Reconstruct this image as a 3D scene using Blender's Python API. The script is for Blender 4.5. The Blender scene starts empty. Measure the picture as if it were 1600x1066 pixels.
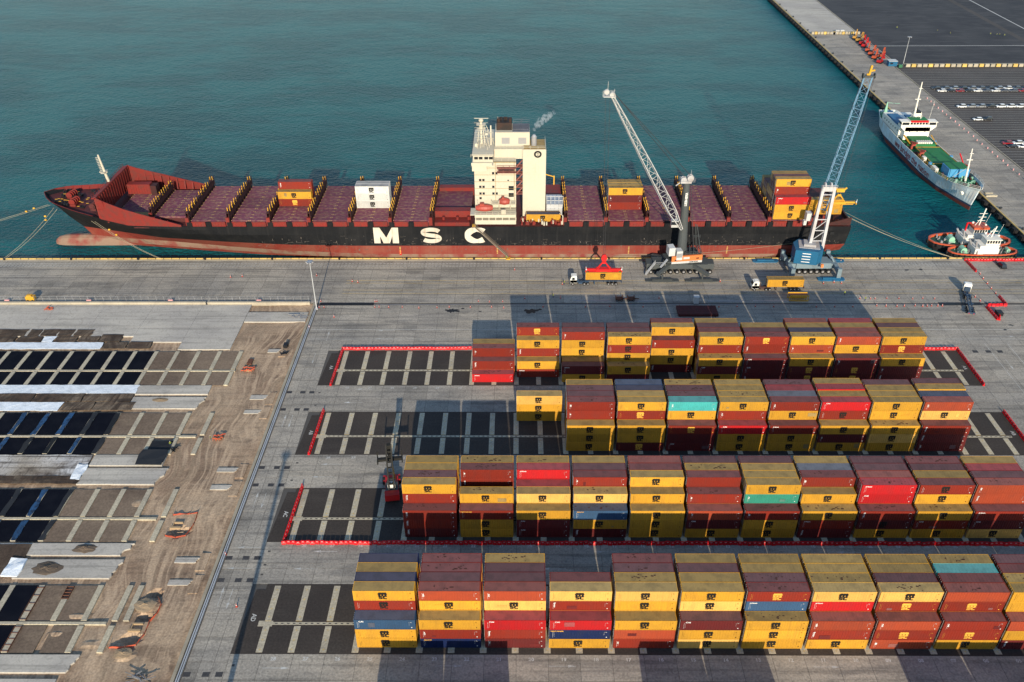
import bpy, bmesh, math, random
from mathutils import Matrix, Vector
R_ = math.radians
random.seed(7)
SC = bpy.context.scene
COL = SC.collection

# ---------------------------------------------------------------- camera, sky, sun, exposure
F_PX, YAW, PITCH, ROLL, CAM_H = 1350.36, -0.0095, 0.5894, -0.0053, 149.38
cy_, sy_, cp_, sp_ = math.cos(YAW), math.sin(YAW), math.cos(PITCH), math.sin(PITCH)
fw = Vector((sy_*cp_, cy_*cp_, -sp_)); rt = Vector((cy_, -sy_, 0)); up = rt.cross(fw)
cr_, sr_ = math.cos(ROLL), math.sin(ROLL)
rt2 = rt*cr_+up*sr_; up2 = -rt*sr_+up*cr_
cam = bpy.data.cameras.new('camera'); camo = bpy.data.objects.new('camera', cam); COL.objects.link(camo)
camo.matrix_world = Matrix(((rt2.x, up2.x, -fw.x, 0), (rt2.y, up2.y, -fw.y, 0), (rt2.z, up2.z, -fw.z, CAM_H), (0, 0, 0, 1)))
cam.sensor_width = 36; cam.lens = F_PX/1600*36; cam.clip_end = 9000; cam.clip_start = 1
SC.camera = camo
SUN_EL = math.atan(1/2.8); SUN_DX = 0.06
world = bpy.data.worlds.new('World'); SC.world = world; world.use_nodes = True
wn = world.node_tree.nodes; wl = world.node_tree.links
sky = wn.new('ShaderNodeTexSky'); sky.sky_type = 'NISHITA'; sky.sun_disc = False
sky.sun_elevation = SUN_EL; sky.sun_rotation = R_(180)-math.atan(SUN_DX)
sky.air_density = 1.15; sky.dust_density = 0.25; sky.ozone_density = 2.3
wl.new(sky.outputs[0], wn['Background'].inputs[0]); wn['Background'].inputs[1].default_value = 0.14
sun = bpy.data.lights.new('sun', 'SUN'); suno = bpy.data.objects.new('sun', sun); COL.objects.link(suno)
sun.energy = 4.3; sun.angle = R_(0.5); sun.color = (1.0, 0.87, 0.67)
sdir = Vector((SUN_DX, -1.0, math.tan(SUN_EL)*math.hypot(1, SUN_DX)))
suno.rotation_euler = sdir.to_track_quat('Z', 'Y').to_euler(); suno.location = (0, -200, 300)
SC.view_settings.view_transform = 'Standard'; SC.view_settings.look = 'None'
SC.view_settings.gamma = 1; SC.view_settings.use_curve_mapping = False
SC.view_settings.exposure = 0.72

# ---------------------------------------------------------------- materials
MATS = {}
def paint(name, col, rough=.55, metal=0., var=.12, dirt=None, amt=.25, scale=.25, streak=0., bump=0., fine=.12, spec=.22):
    """weathered surface: world-space stains, vertical run streaks, per-object tone"""
    if name in MATS: return MATS[name]
    m = bpy.data.materials.new(name); m.use_nodes = True
    n = m.node_tree.nodes; l = m.node_tree.links; b = n['Principled BSDF']
    b.inputs['Roughness'].default_value = rough; b.inputs['Metallic'].default_value = metal; b.inputs['Specular IOR Level'].default_value = spec
    geo = n.new('ShaderNodeNewGeometry'); info = n.new('ShaderNodeObjectInfo')
    dirt = dirt or tuple(c*.45+.02 for c in col)
    def noise(sc, det, stretch=None):
        t = n.new('ShaderNodeTexNoise'); t.inputs['Scale'].default_value = sc; t.inputs['Detail'].default_value = det
        if stretch:
            mp = n.new('ShaderNodeMapping'); mp.inputs['Scale'].default_value = stretch
            l.new(geo.outputs['Position'], mp.inputs['Vector']); l.new(mp.outputs[0], t.inputs['Vector'])
        else: l.new(geo.outputs['Position'], t.inputs['Vector'])
        return t
    n1 = noise(scale, 6); r1 = n.new('ShaderNodeMapRange')
    r1.inputs[1].default_value = .45; r1.inputs[2].default_value = .65; r1.inputs[3].default_value = 0; r1.inputs[4].default_value = amt
    l.new(n1.outputs[0], r1.inputs[0])
    mix = n.new('ShaderNodeMix'); mix.data_type = 'RGBA'
    mix.inputs[6].default_value = (*col, 1); mix.inputs[7].default_value = (*dirt, 1); l.new(r1.outputs[0], mix.inputs[0])
    last = mix.outputs[2]
    if streak > 0:
        n2 = noise(1, 4, (1.6, 1.6, .07)); r2 = n.new('ShaderNodeMapRange')
        r2.inputs[1].default_value = .52; r2.inputs[2].default_value = .72; r2.inputs[4].default_value = streak
        l.new(n2.outputs[0], r2.inputs[0])
        mx = n.new('ShaderNodeMix'); mx.data_type = 'RGBA'; mx.inputs[7].default_value = (*dirt, 1)
        l.new(last, mx.inputs[6]); l.new(r2.outputs[0], mx.inputs[0]); last = mx.outputs[2]
    n3 = noise(3.1, 3)
    hs = n.new('ShaderNodeHueSaturation')
    a = n.new('ShaderNodeMath'); a.operation = 'MULTIPLY_ADD'; a.inputs[1].default_value = var*2; a.inputs[2].default_value = 1-var
    l.new(info.outputs['Random'], a.inputs[0])
    c = n.new('ShaderNodeMath'); c.operation = 'MULTIPLY_ADD'; c.inputs[1].default_value = fine*2; c.inputs[2].default_value = 1-fine
    l.new(n3.outputs[0], c.inputs[0])
    d = n.new('ShaderNodeMath'); d.operation = 'MULTIPLY'; l.new(a.outputs[0], d.inputs[0]); l.new(c.outputs[0], d.inputs[1])
    l.new(d.outputs[0], hs.inputs['Value']); l.new(last, hs.inputs['Color']); l.new(hs.outputs[0], b.inputs['Base Color'])
    if bump > 0:
        bp = n.new('ShaderNodeBump'); bp.inputs['Strength'].default_value = bump; bp.inputs['Distance'].default_value = .1
        n4 = noise(1.7, 5); l.new(n4.outputs[0], bp.inputs['Height']); l.new(bp.outputs[0], b.inputs['Normal'])
    MATS[name] = m; return m
def M(n): return MATS[n]

def water_mat():
    m = bpy.data.materials.new('sea_water'); m.use_nodes = True
    n = m.node_tree.nodes; l = m.node_tree.links; b = n['Principled BSDF']
    b.inputs['Roughness'].default_value = .28; b.inputs['IOR'].default_value = 1.13; b.inputs['Specular IOR Level'].default_value = .3
    geo = n.new('ShaderNodeNewGeometry')
    def nz(sc, st, det=4, rot=0):
        mp = n.new('ShaderNodeMapping'); mp.inputs['Scale'].default_value = st; mp.inputs['Rotation'].default_value = (0, 0, rot)
        t = n.new('ShaderNodeTexNoise'); t.inputs['Scale'].default_value = sc; t.inputs['Detail'].default_value = det
        l.new(geo.outputs['Position'], mp.inputs[0]); l.new(mp.outputs[0], t.inputs['Vector']); return t
    big = nz(.012, (1, 2.2, 1), 5, .2); mid = nz(.045, (1, 2.8, 1), 6, -.15)
    ad = n.new('ShaderNodeMath'); ad.operation = 'MULTIPLY_ADD'; ad.inputs[1].default_value = .55
    l.new(mid.outputs[0], ad.inputs[0]); l.new(big.outputs[0], ad.inputs[2])
    mr = n.new('ShaderNodeMapRange'); mr.inputs[1].default_value = .68; mr.inputs[2].default_value = .88; l.new(ad.outputs[0], mr.inputs[0])
    mx = n.new('ShaderNodeMix'); mx.data_type = 'RGBA'
    mx.inputs[6].default_value = (.0026, .058, .073, 1); mx.inputs[7].default_value = (.0046, .088, .102, 1)
    l.new(mr.outputs[0], mx.inputs[0]); l.new(mx.outputs[2], b.inputs['Base Color'])
    w1 = nz(.42, (1, 1.5, 1), 5, .35); w2 = nz(1.3, (1, 1.4, 1), 3, -.4); w3 = nz(.09, (1, 1.6, 1), 3, .3)
    a1 = n.new('ShaderNodeMath'); a1.operation = 'MULTIPLY_ADD'; a1.inputs[1].default_value = .28; l.new(w2.outputs[0], a1.inputs[0]); l.new(w1.outputs[0], a1.inputs[2])
    a2 = n.new('ShaderNodeMath'); a2.operation = 'MULTIPLY_ADD'; a2.inputs[1].default_value = .8; l.new(w3.outputs[0], a2.inputs[0]); l.new(a1.outputs[0], a2.inputs[2])
    bp = n.new('ShaderNodeBump'); bp.inputs['Strength'].default_value = 1.; bp.inputs['Distance'].default_value = 1.1
    l.new(a2.outputs[0], bp.inputs['Height']); l.new(bp.outputs[0], b.inputs['Normal'])
    MATS['water'] = m; return m
water_mat()

def ground_mat(name, c1, c2, c3, tone=True, tyre=.35, stain=.5, lines=True, rough=.85, tsc=(.35, .35, 1), tracks=0):
    """pavement: stains, tyre scuffs along X, per-slab tone attribute"""
    m = bpy.data.materials.new(name); m.use_nodes = True
    n = m.node_tree.nodes; l = m.node_tree.links; b = n['Principled BSDF']; b.inputs['Roughness'].default_value = rough; b.inputs['Specular IOR Level'].default_value = .2
    geo = n.new('ShaderNodeNewGeometry')
    def nz(sc, st=(1, 1, 1), det=6, rot=0, dist=0):
        mp = n.new('ShaderNodeMapping'); mp.inputs['Scale'].default_value = st; mp.inputs['Rotation'].default_value = (0, 0, rot)
        t = n.new('ShaderNodeTexNoise'); t.inputs['Scale'].default_value = sc; t.inputs['Detail'].default_value = det
        t.inputs['Distortion'].default_value = dist
        l.new(geo.outputs['Position'], mp.inputs[0]); l.new(mp.outputs[0], t.inputs['Vector']); return t
    def rng(s, a, bb, c, d):
        r = n.new('ShaderNodeMapRange'); 
        for i, v in enumerate((a, bb, c, d)): r.inputs[i+1].default_value = v
        l.new(s, r.inputs[0]); return r.outputs[0]
    def mixc(f, A, B):
        x = n.new('ShaderNodeMix'); x.data_type = 'RGBA'
        if isinstance(A, tuple): x.inputs[6].default_value = (*A, 1)
        else: l.new(A, x.inputs[6])
        if isinstance(B, tuple): x.inputs[7].default_value = (*B, 1)
        else: l.new(B, x.inputs[7])
        l.new(f, x.inputs[0]); return x.outputs[2]
    base = mixc(rng(nz(.05, det=8).outputs[0], .42, .58, 0, 1), c1, c2)
    base = mixc(rng(nz(.13, (.5, 1.7, 1), 9, dist=.8).outputs[0], .50, .66, 0, stain), base, c3)
    if lines:
        base = mixc(rng(nz(1, (.025, .9, 1), 6).outputs[0], .52, .66, 0, tyre), base, tuple(c*.55 for c in c3))
        w = n.new('ShaderNodeTexNoise'); 
        ring = nz(.9, tsc, 2, .4, 3.5)
        base = mixc(rng(ring.outputs[0], .56, .60, 0, tyre*.5), base, tuple(c*.5 for c in c3))
    if tracks:
        wp = n.new('ShaderNodeTexNoise'); wp.inputs['Scale'].default_value = .035; wp.inputs['Detail'].default_value = 2; l.new(geo.outputs['Position'], wp.inputs['Vector'])
        wm_ = n.new('ShaderNodeVectorMath'); wm_.operation = 'MULTIPLY_ADD'; wm_.inputs[1].default_value = (15, 22, 0); l.new(wp.outputs['Color'], wm_.inputs[0]); l.new(geo.outputs['Position'], wm_.inputs[2])
        for rot, sc_, st in ((.25, .5, (2.6, .16, 1)), (-.55, .35, (2.2, .2, 1)), (1.1, .3, (2.4, .3, 1))):
            tk = nz(sc_, st, 8, rot, .3); l.new(wm_.outputs[0], tk.inputs['Vector'].links[0].from_node.inputs[0])
            msk = nz(.05+abs(rot)*.02, det=2)
            f = n.new('ShaderNodeMath'); f.operation = 'MULTIPLY'
            l.new(rng(tk.outputs[0], .48, .6, 0, 1), f.inputs[0]); l.new(rng(msk.outputs[0], .42, .54, .15*tracks, tracks), f.inputs[1])
            base = mixc(f.outputs[0], base, tuple(c*(1.22 if rot > 0 else .68) for c in c1))
    fine = nz(2.3, det=6)
    hs = n.new('ShaderNodeHueSaturation'); l.new(base, hs.inputs['Color'])
    v = rng(fine.outputs[0], .35, .65, .82 if name != 'concrete_new' else .93, 1.18 if name != 'concrete_new' else 1.07)
    if tone:
        at = n.new('ShaderNodeAttribute'); at.attribute_name = 'tone'
        mm = n.new('ShaderNodeMath'); mm.operation = 'MULTIPLY'; l.new(at.outputs['Fac'], mm.inputs[0]); l.new(v, mm.inputs[1]); v = mm.outputs[0]
    l.new(v, hs.inputs['Value']); l.new(hs.outputs[0], b.inputs['Base Color'])
    bp = n.new('ShaderNodeBump'); bp.inputs['Strength'].default_value = .3; bp.inputs['Distance'].default_value = .03
    l.new(fine.outputs[0], bp.inputs['Height']); l.new(bp.outputs[0], b.inputs['Normal'])
    MATS[name] = m; return m
ground_mat('concrete', (.305, .275, .23), (.25, .23, .20), (.14, .132, .122), tyre=.45, stain=.6)
ground_mat('concrete_new', (.41, .38, .33), (.35, .325, .29), (.24, .225, .20), tone=False, tyre=.4, stain=.45)
ground_mat('asphalt', (.044, .036, .031), (.035, .029, .026), (.058, .050, .043), tone=False, tyre=.3, stain=.35)
ground_mat('asphalt_far', (.034, .034, .038), (.045, .045, .048), (.075, .073, .073), tone=False, tyre=.0, stain=.5)
ground_mat('asphalt_cars', (.058, .052, .048), (.07, .063, .058), (.05, .045, .042), tone=False, tyre=.0, stain=.3)
ground_mat('dirt', (.335, .245, .165), (.235, .16, .107), (.135, .092, .064), tone=False, tyre=.3, stain=.8, tsc=(.12, .5, 1), tracks=.75)
ground_mat('sub_dirt', (.165, .122, .088), (.115, .083, .06), (.20, .15, .105), tone=False, tyre=.2, stain=.6)
ground_mat('beam_concrete', (.40, .355, .26), (.35, .31, .235), (.20, .18, .15), tone=False, tyre=0, stain=.5, lines=False)
ground_mat('mud_sheet', (.05, .034, .024), (.15, .115, .082), (.026, .018, .013), tone=False, tyre=.5, stain=.95, tsc=(.6, .2, 1), tracks=.9)
paint('joint', (.07, .065, .06), .9)
paint('wall_concrete', (.33, .29, .22), .85, amt=.4, streak=.3)
paint('dark_wall', (.05, .047, .043), .9, amt=.5, streak=.4)
paint('white_line', (.42, .42, .40), .7, amt=.75, dirt=(.24, .23, .21), scale=1.5)
paint('yellow_line', (.50, .33, .06), .7, amt=.6, dirt=(.3, .26, .18), scale=1.2)
paint('kerb_yellow', (.50, .34, .10), .7, amt=.4)
paint('rubber', (.012, .012, .013), .8)
paint('black', (.010, .011, .013), .5, fine=.3)
paint('liner', (.0035, .0045, .009), .9, spec=.05, var=.05, amt=.3, dirt=(.012, .013, .018), bump=.2)
paint('tarp_blue', (.016, .055, .13), .7, var=.4, amt=.8, dirt=(.006, .01, .022), scale=.8, fine=.4)
paint('tarp_dark', (.016, .018, .022), .8, spec=.1, var=.3, amt=.5)
paint('sheet_white', (.62, .66, .70), .5, var=.05, amt=.5, dirt=(.42, .45, .47), scale=.5, bump=1., fine=.2)
ground_mat('smear', (.48, .47, .46), (.30, .26, .21), (.06, .042, .03), tone=False, tyre=.8, stain=.95, tsc=(.5, .12, 1))
paint('barrier_red', (.52, .006, .012), .4, var=.12, amt=.2)
paint('barrier_pale', (.55, .28, .28), .5)
paint('net_orange', (.40, .075, .035), .7, var=.15, amt=.4)
paint('cone', (.34, .05, .035), .5)
paint('sand', (.26, .19, .12), .95, amt=.5, bump=.6)
paint('mud', (.10, .075, .055), .95, amt=.5, bump=.6)
paint('wood', (.30, .21, .12), .8)
paint('rust_steel', (.12, .05, .03), .8, amt=.5)
paint('steel', (.30, .30, .31), .45, .4)
paint('galv', (.42, .43, .44), .5, .3)
paint('rope', (.34, .30, .21), .9)
paint('wire', (.035, .035, .04), .6)
paint('glass_dark', (.012, .015, .02), .15, spec=.5, fine=.02, var=.02)
paint('hivis', (.16, .20, .03), .7); paint('skin', (.25, .14, .09), .6); paint('navy_cloth', (.02, .03, .07), .8); paint('helmet', (.6, .58, .5), .4)

# ---------------------------------------------------------------- mesh building
WORG = {}
class MB:
    def __init__(s): s.v = []; s.f = []; s.m = []; s.tone = None
    def add(s, vs, fs, m=0):
        b = len(s.v); s.v += [tuple(p) for p in vs]
        for f in fs: s.f.append(tuple(b+i for i in f)); s.m.append(m)
        return s
    def box(s, x0, x1, y0, y1, z0, z1, m=0, bottom=True):
        if x0 > x1: x0, x1 = x1, x0
        if y0 > y1: y0, y1 = y1, y0
        if z0 > z1: z0, z1 = z1, z0
        v = [(x0, y0, z0), (x1, y0, z0), (x1, y1, z0), (x0, y1, z0), (x0, y0, z1), (x1, y0, z1), (x1, y1, z1), (x0, y1, z1)]
        f = [(4, 5, 6, 7), (0, 1, 5, 4), (1, 2, 6, 5), (2, 3, 7, 6), (3, 0, 4, 7)]
        if bottom: f.append((3, 2, 1, 0))
        return s.add(v, f, m)
    def wedge(s, x0, x1, y0, y1, z0, zl, zr, m=0):
        """box whose top slopes along x from zl to zr"""
        v = [(x0, y0, z0), (x1, y0, z0), (x1, y1, z0), (x0, y1, z0), (x0, y0, zl), (x1, y0, zr), (x1, y1, zr), (x0, y1, zl)]
        return s.add(v, [(4, 5, 6, 7), (0, 1, 5, 4), (1, 2, 6, 5), (2, 3, 7, 6), (3, 0, 4, 7), (3, 2, 1, 0)], m)
    def prism(s, poly, z0, z1, m=0, axis='z'):
        n = len(poly)
        def P(a, b, c): return (a, b, c) if axis == 'z' else ((a, c, b) if axis == 'y' else (c, a, b))
        v = [P(a, b, z0) for a, b in poly]+[P(a, b, z1) for a, b in poly]
        f = [tuple(range(n-1, -1, -1)), tuple(range(n, 2*n))]+[(i, (i+1) % n, n+(i+1) % n, n+i) for i in range(n)]
        return s.add(v, f, m)
    def bar(s, p, q, w=.1, h=None, m=0):
        p, q = Vector(p), Vector(q); d = q-p
        if d.length < 1e-6: return s
        h = w if h is None else h
        d.normalize(); a = Vector((0, 0, 1)) if abs(d.z) < .95 else Vector((1, 0, 0))
        u = d.cross(a).normalized()*(w/2); v = u.cross(d).normalized()*(h/2)
        vs = [p-u-v, p+u-v, p+u+v, p-u+v, q-u-v, q+u-v, q+u+v, q-u+v]
        return s.add(vs, [(0, 1, 2, 3), (7, 6, 5, 4), (0, 4, 5, 1), (1, 5, 6, 2), (2, 6, 7, 3), (3, 7, 4, 0)], m)
    def cyl(s, p, q, r, r2=None, n=10, m=0):
        p, q = Vector(p), Vector(q); d = (q-p).normalized(); r2 = r if r2 is None else r2
        a = Vector((0, 0, 1)) if abs(d.z) < .95 else Vector((1, 0, 0))
        u = d.cross(a).normalized(); v = d.cross(u)
        vs = []
        for c, rr in ((p, r), (q, r2)):
            for i in range(n):
                t = 2*math.pi*i/n; vs.append(c+(u*math.cos(t)+v*math.sin(t))*rr)
        return s.add(vs, [tuple(range(n)), tuple(range(2*n-1, n-1, -1))]+[(i, n+i, n+(i+1) % n, (i+1) % n) for i in range(n)], m)
    def ball(s, c, r, m=0, n=8, k=5, sz=1.):
        vs = []; fs = []
        for j in range(k+1):
            ph = math.pi*j/k
            for i in range(n):
                t = 2*math.pi*i/n; vs.append((c[0]+r*math.sin(ph)*math.cos(t), c[1]+r*math.sin(ph)*math.sin(t), c[2]+r*sz*math.cos(ph)))
        for j in range(k):
            for i in range(n): fs.append((j*n+i, (j+1)*n+i, (j+1)*n+(i+1) % n, j*n+(i+1) % n))
        return s.add(vs, fs, m)
    def rail(s, pts, h=1.1, post=2.0, w=.06, m=0, mids=1):
        for p, q in zip(pts, pts[1:]):
            p, q = Vector(p), Vector(q); L = (q-p).length; k = max(1, int(L/post))
            for i in range(k+1):
                c = p.lerp(q, i/k); s.bar(c, c+Vector((0, 0, h)), w, m=m)
            for j in range(mids+1):
                z = Vector((0, 0, h*(1-j/(mids+1)))); s.bar(p+z, q+z, w, m=m)
        return s
    def mesh(s, name, mats, off=(0, 0, 0)):
        me = bpy.data.meshes.new(name)
        me.from_pydata([(a-off[0], b-off[1], c-off[2]) for a, b, c in s.v], [], s.f)
        for m in mats: me.materials.append(m if not isinstance(m, str) else MATS[m])
        if len(mats) > 1: me.polygons.foreach_set('material_index', s.m)
        if s.tone is not None:
            at = me.attributes.new('tone', 'FLOAT', 'FACE'); at.data.foreach_set('value', s.tone)
        me.update(); return me
    def build(s, name, mats, parent=None, world=True, **kw):
        if not isinstance(mats, (list, tuple)): mats = [mats]
        if world:
            if parent is not None: o = WORG[parent]
            else:
                xs = [p[0] for p in s.v]; ys = [p[1] for p in s.v]; zs = [p[2] for p in s.v]
                o = ((min(xs)+max(xs))/2, (min(ys)+max(ys))/2, min(zs))
        else: o = (0, 0, 0)
        me = s.mesh(name, mats, o); ob = bpy.data.objects.new(name, me); COL.objects.link(ob)
        if parent is not None: ob.parent = parent
        elif world: ob.location = o
        WORG[ob] = o
        tag(ob, **kw); return ob
def tag(o, label=None, cat=None, group=None, kind=None):
    if label: o['label'] = label
    if cat: o['category'] = cat
    if group: o['group'] = group
    if kind: o['kind'] = kind
    return o
def root(name, loc, label, cat, group=None, rz=0, kind=None):
    o = bpy.data.objects.new(name, None); COL.objects.link(o); o.location = loc; o.rotation_euler = (0, 0, rz); o.empty_display_size = .5
    WORG[o] = tuple(loc); return tag(o, label, cat, group, kind)
def inst(name, me, parent=None, loc=(0, 0, 0), rot=(0, 0, 0), sc=None, mat=None, **kw):
    o = bpy.data.objects.new(name, me); COL.objects.link(o); o.location = loc; o.rotation_euler = rot
    if sc: o.scale = sc
    if parent is not None: o.parent = parent
    if mat:
        o.material_slots[0].link = 'OBJECT'; o.material_slots[0].material = MATS[mat] if isinstance(mat, str) else mat
    WORG[o] = tuple(loc); return tag(o, **kw)
def dup(r, loc, rz=None, label=None, group=None, mats=None):
    """copy a thing with its parts and sub-parts; mats swaps materials per part name"""
    def cp(o, par):
        c = o.copy(); COL.objects.link(c)
        if par is not None: c.parent = par; c.matrix_parent_inverse = o.matrix_parent_inverse.copy()
        if mats and c.type == 'MESH' and c.name.split('.')[0] in mats:
            c.material_slots[0].link = 'OBJECT'; c.material_slots[0].material = MATS[mats[c.name.split('.')[0]]]
        for k in o.children: cp(k, c)
        return c
    c = cp(r, None); c.location = loc
    if rz is not None: c.rotation_euler = (0, 0, rz)
    if label: c['label'] = label
    if group: c['group'] = group
    return c
_txt = {}
def text_geo(s, size=1, bold=.0, sx=1):
    key = (s, size, bold, sx)
    if key in _txt: return _txt[key]
    cu = bpy.data.curves.new('t', 'FONT'); cu.body = s; cu.size = size; cu.align_x = 'CENTER'; cu.align_y = 'CENTER'; cu.offset = bold; cu.resolution_u = 2
    o = bpy.data.objects.new('t', cu); COL.objects.link(o)
    me = bpy.data.meshes.new_from_object(o.evaluated_get(bpy.context.evaluated_depsgraph_get()))
    v = [(p.co.x*sx, p.co.y) for p in me.vertices]; f = [tuple(p.vertices) for p in me.polygons]
    bpy.data.objects.remove(o); bpy.data.curves.remove(cu); bpy.data.meshes.remove(me)
    _txt[key] = (v, f); return v, f
def text_on(mb, s, size, org, xa, ya, bold=0, sx=1, m=0):
    """lay flat lettering with its centre at org, reading along xa, up along ya"""
    v, f = text_geo(s, size, bold, sx); o, xa, ya = Vector(org), Vector(xa), Vector(ya)
    return mb.add([o+xa*a+ya*b for a, b in v], f, m)
def fillet_poly(cx, cy, w, h, n=10):
    return [(cx+w*math.cos(2*math.pi*i/n), cy+h*math.sin(2*math.pi*i/n)) for i in range(n)]
def loft(levels, n=44, close_top=True):
    """hull: levels bottom to top = (z or z(x), stem_x, stern_x, [(x, half breadth)...]); returns MB, materials by band"""
    mb = MB(); rows = []
    for (z, xs, xe, tab) in levels:
        L = []
        for i in range(n+1):
            t = i/n; t = t*t*(.45)+t*.55 if True else t
            x = xs+(xe-xs)*t
            hb = tab[-1][1]
            for (a, ha), (b, hbv) in zip(tab, tab[1:]):
                if a <= x <= b: hb = ha+(hbv-ha)*(x-a)/(b-a); break
                if x < a: hb = ha; break
            L.append((x, hb, z(x) if callable(z) else z))
        rows.append(L)
    for side in (-1, 1):
        for k in range(len(rows)-1):
            vs = [(x, side*h, z) for x, h, z in rows[k]]+[(x, side*h, z) for x, h, z in rows[k+1]]
            fs = []
            for i in range(n):
                f = (i, i+1, n+1+i+1, n+1+i); fs.append(f if side < 0 else f[::-1])
            mb.add(vs, fs, k)
    for k in range(len(rows)-1):   # stem and transom
        for i, fl in ((0, 1), (n, 0)):
            a, b = rows[k][i], rows[k+1][i]
            f = [(0, 1, 2, 3)] if fl == 0 else [(3, 2, 1, 0)]
            mb.add([(a[0], -a[1], a[2]), (a[0], a[1], a[2]), (b[0], b[1], b[2]), (b[0], -b[1], b[2])], f, k)
    return mb, rows
def xf(mb, fn): mb.v = [tuple(fn(Vector(p))) for p in mb.v]; return mb
# ================================================================ THE SETTING
P_ = 12.9675; RK = 2.4694; T = 2.8345; CL = 12.19
Y0 = [201.88, 171.77, 141.43, 111.26]          # front line of each container row, far to near
QE = 277.3; ZW = -2.2                           # quay edge, water level
SG = P_/2; SX0 = -33.16                         # ground beam grid

def grid_plane(name, x0, x1, y0, y1, z, m, nx=1, ny=1, fn=None, **kw):
    mb = MB(); vs = []; fs = []
    for j in range(ny+1):
        for i in range(nx+1):
            x = x0+(x1-x0)*i/nx; y = y0+(y1-y0)*j/ny; vs.append((x, y, z+(fn(x, y) if fn else 0)))
    for j in range(ny):
        for i in range(nx):
            a = j*(nx+1)+i; fs.append((a, a+1, a+nx+2, a+nx+1))
    return mb.add(vs, fs).build(name, m, **kw)
grid_plane('water', -3500, 3500, 150, 6500, ZW, 'water', 2, 2, kind='structure')
# body of made ground: terminal, quay wall and the berth running away on the right
g = MB()
g.box(-900, -67.6, -300, 100, -9, -.05); g.box(-900, -67.6, 246.2, QE-.3, -9, -.05)
g.box(-67.6, 900, -300, QE-.3, -9, -.05)
g.box(191.6, 900, QE-.3, 900, -9, -.05)
ground = g.build('ground', 'joint', kind='structure')
quay = root('quay_wall', (0, QE, 0), 'long concrete quay wall with yellow kerb beside the black container ship', 'quay')
w = MB(); w.box(-320, 191, QE-.28, QE, -6, -.35); w.build('wall_face', 'dark_wall', quay)
w = MB(); w.box(-320, 190.9, QE-1.6, QE+.02, -.06, .06); w.build('coping', 'wall_concrete', quay)
kb = MB(); kb.box(-1.32, 1.32, -.19, .19, 0, .32); kbm = kb.mesh('kerb_block', ['kerb_yellow'])
x = -188.5
while x < 190:
    inst('kerb_block', kbm, quay, (x, -.35, .06)); x += 2.9
fm = MB(); fm.box(-1.1, 1.1, 0, .45, -2.6, -.1); fm.cyl((0, -.1, -1.4), (0, .1, -1.4), .6, n=8); fm.box(-.9, .9, .45, .62, -2.4, -.3, 1)
fmm = fm.mesh('fender', ['rubber', 'black'])
for i in range(32): inst('fender', fmm, quay, (-182+i*12.1, .0, .0))
bm_ = MB(); bm_.cyl((0, 0, 0), (0, 0, .45), .28, .22, 8); bm_.cyl((0, 0, .45), (0, 0, .62), .42, .36, 8)
bollm = bm_.mesh('bollard', ['black'])
for i in range(16):
    inst('bollard', bollm, None, (-187+i*24.4, QE-1.05, .06), label='black cast mooring bollard standing on the quay edge behind the yellow kerb', cat='bollard', group='bollards along the quay')
berth = root('berth_wall', (191.6, 600, 0), 'dark fendered berth wall running away beside the white ship', 'berth')
w = MB(); w.box(191.3, 191.62, QE+.1, 900, -6, -.4); w.build('wall_face', 'dark_wall', berth)
w = MB(); w.box(191.25, 193, QE+.3, 900, -.05, .06); w.build('coping', 'wall_concrete', berth)
w = MB(); w.box(191.3, 191.7, QE+.4, 900, .06, .28); w.build('kerb', 'kerb_yellow', berth)
bf = MB(); bf.box(-1.3, 0, -1.4, 1.4, -2.1, -.1); bf.box(-1.6, -1.3, -1.1, 1.1, -1.8, .1); bf.cyl((-1.0, 1.7, -1.2), (-1.0, 2.9, -1.2), .7, n=8)
bfm = bf.mesh('fender', ['rubber'])
for i in range(66): inst('fender', bfm, berth, (-.35, -318+i*6.3, 0))
for i in range(22):
    inst('bollard', bollm, None, (192.9, 300+i*18.5, .06), sc=(1.5, 1.5, 1.3), label='dark mooring bollard on the edge of the berth that runs away', cat='bollard', group='bollards along the far berth')

# paving slabs ------------------------------------------------------------
slabs = []
def tiles(x0, x1, y0, y1, dx, dy, jit=0):
    nx = max(1, round((x1-x0)/dx)); ny = max(1, round((y1-y0)/dy))
    for j in range(ny):
        row = 1+random.uniform(-.05, .05)
        for i in range(nx):
            a = x0+(x1-x0)*i/nx; b = x0+(x1-x0)*(i+1)/nx; c = y0+(y1-y0)*j/ny; d = y0+(y1-y0)*(j+1)/ny
            t = row*random.choice([1, 1, 1, 1, .95, 1.03, .87, 1.06, .98])*random.uniform(.97, 1.03)
            slabs.append((a+.035, b-.035, c+.035, d-.035, t))
PADL, PADR = -58.3, 134.2
for r in range(4):
    yb = Y0[r]-1.6; yt = Y0[r]+16.3
    lo = (Y0[r+1]+16.3) if r < 3 else 98.3
    tiles(PADL, PADR, lo, lo+(yb-lo)*.36, SG, 4.4); tiles(PADL, PADR, lo+(yb-lo)*.36, lo+(yb-lo)*.47, SG, 1.4); tiles(PADL, PADR, lo+(yb-lo)*.47, yb, SG, 6.4)
tiles(-66.4, PADL, 60, 245, 2.75, 6.05); tiles(PADR, 191, 60, 245, 5.2, 6.05)
tiles(PADL, PADR, Y0[0]+16.3, 245, 6.484, 5.4)
tiles(PADL, PADR, 66, 79.5, SG, 6.4)
tiles(-240, 191, 246.2, 275.6, 6.1, 4.9)
tiles(193.0, 220.8, QE-1.5, 520, 5.6, 6.2); tiles(193.0, 223.6, 520, 586, 7, 9); 
tiles(193.0, 223.6, 589, 700, 10, 12)
tiles(191, 330, 60, 275.6, 6.0, 6.0)
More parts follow.
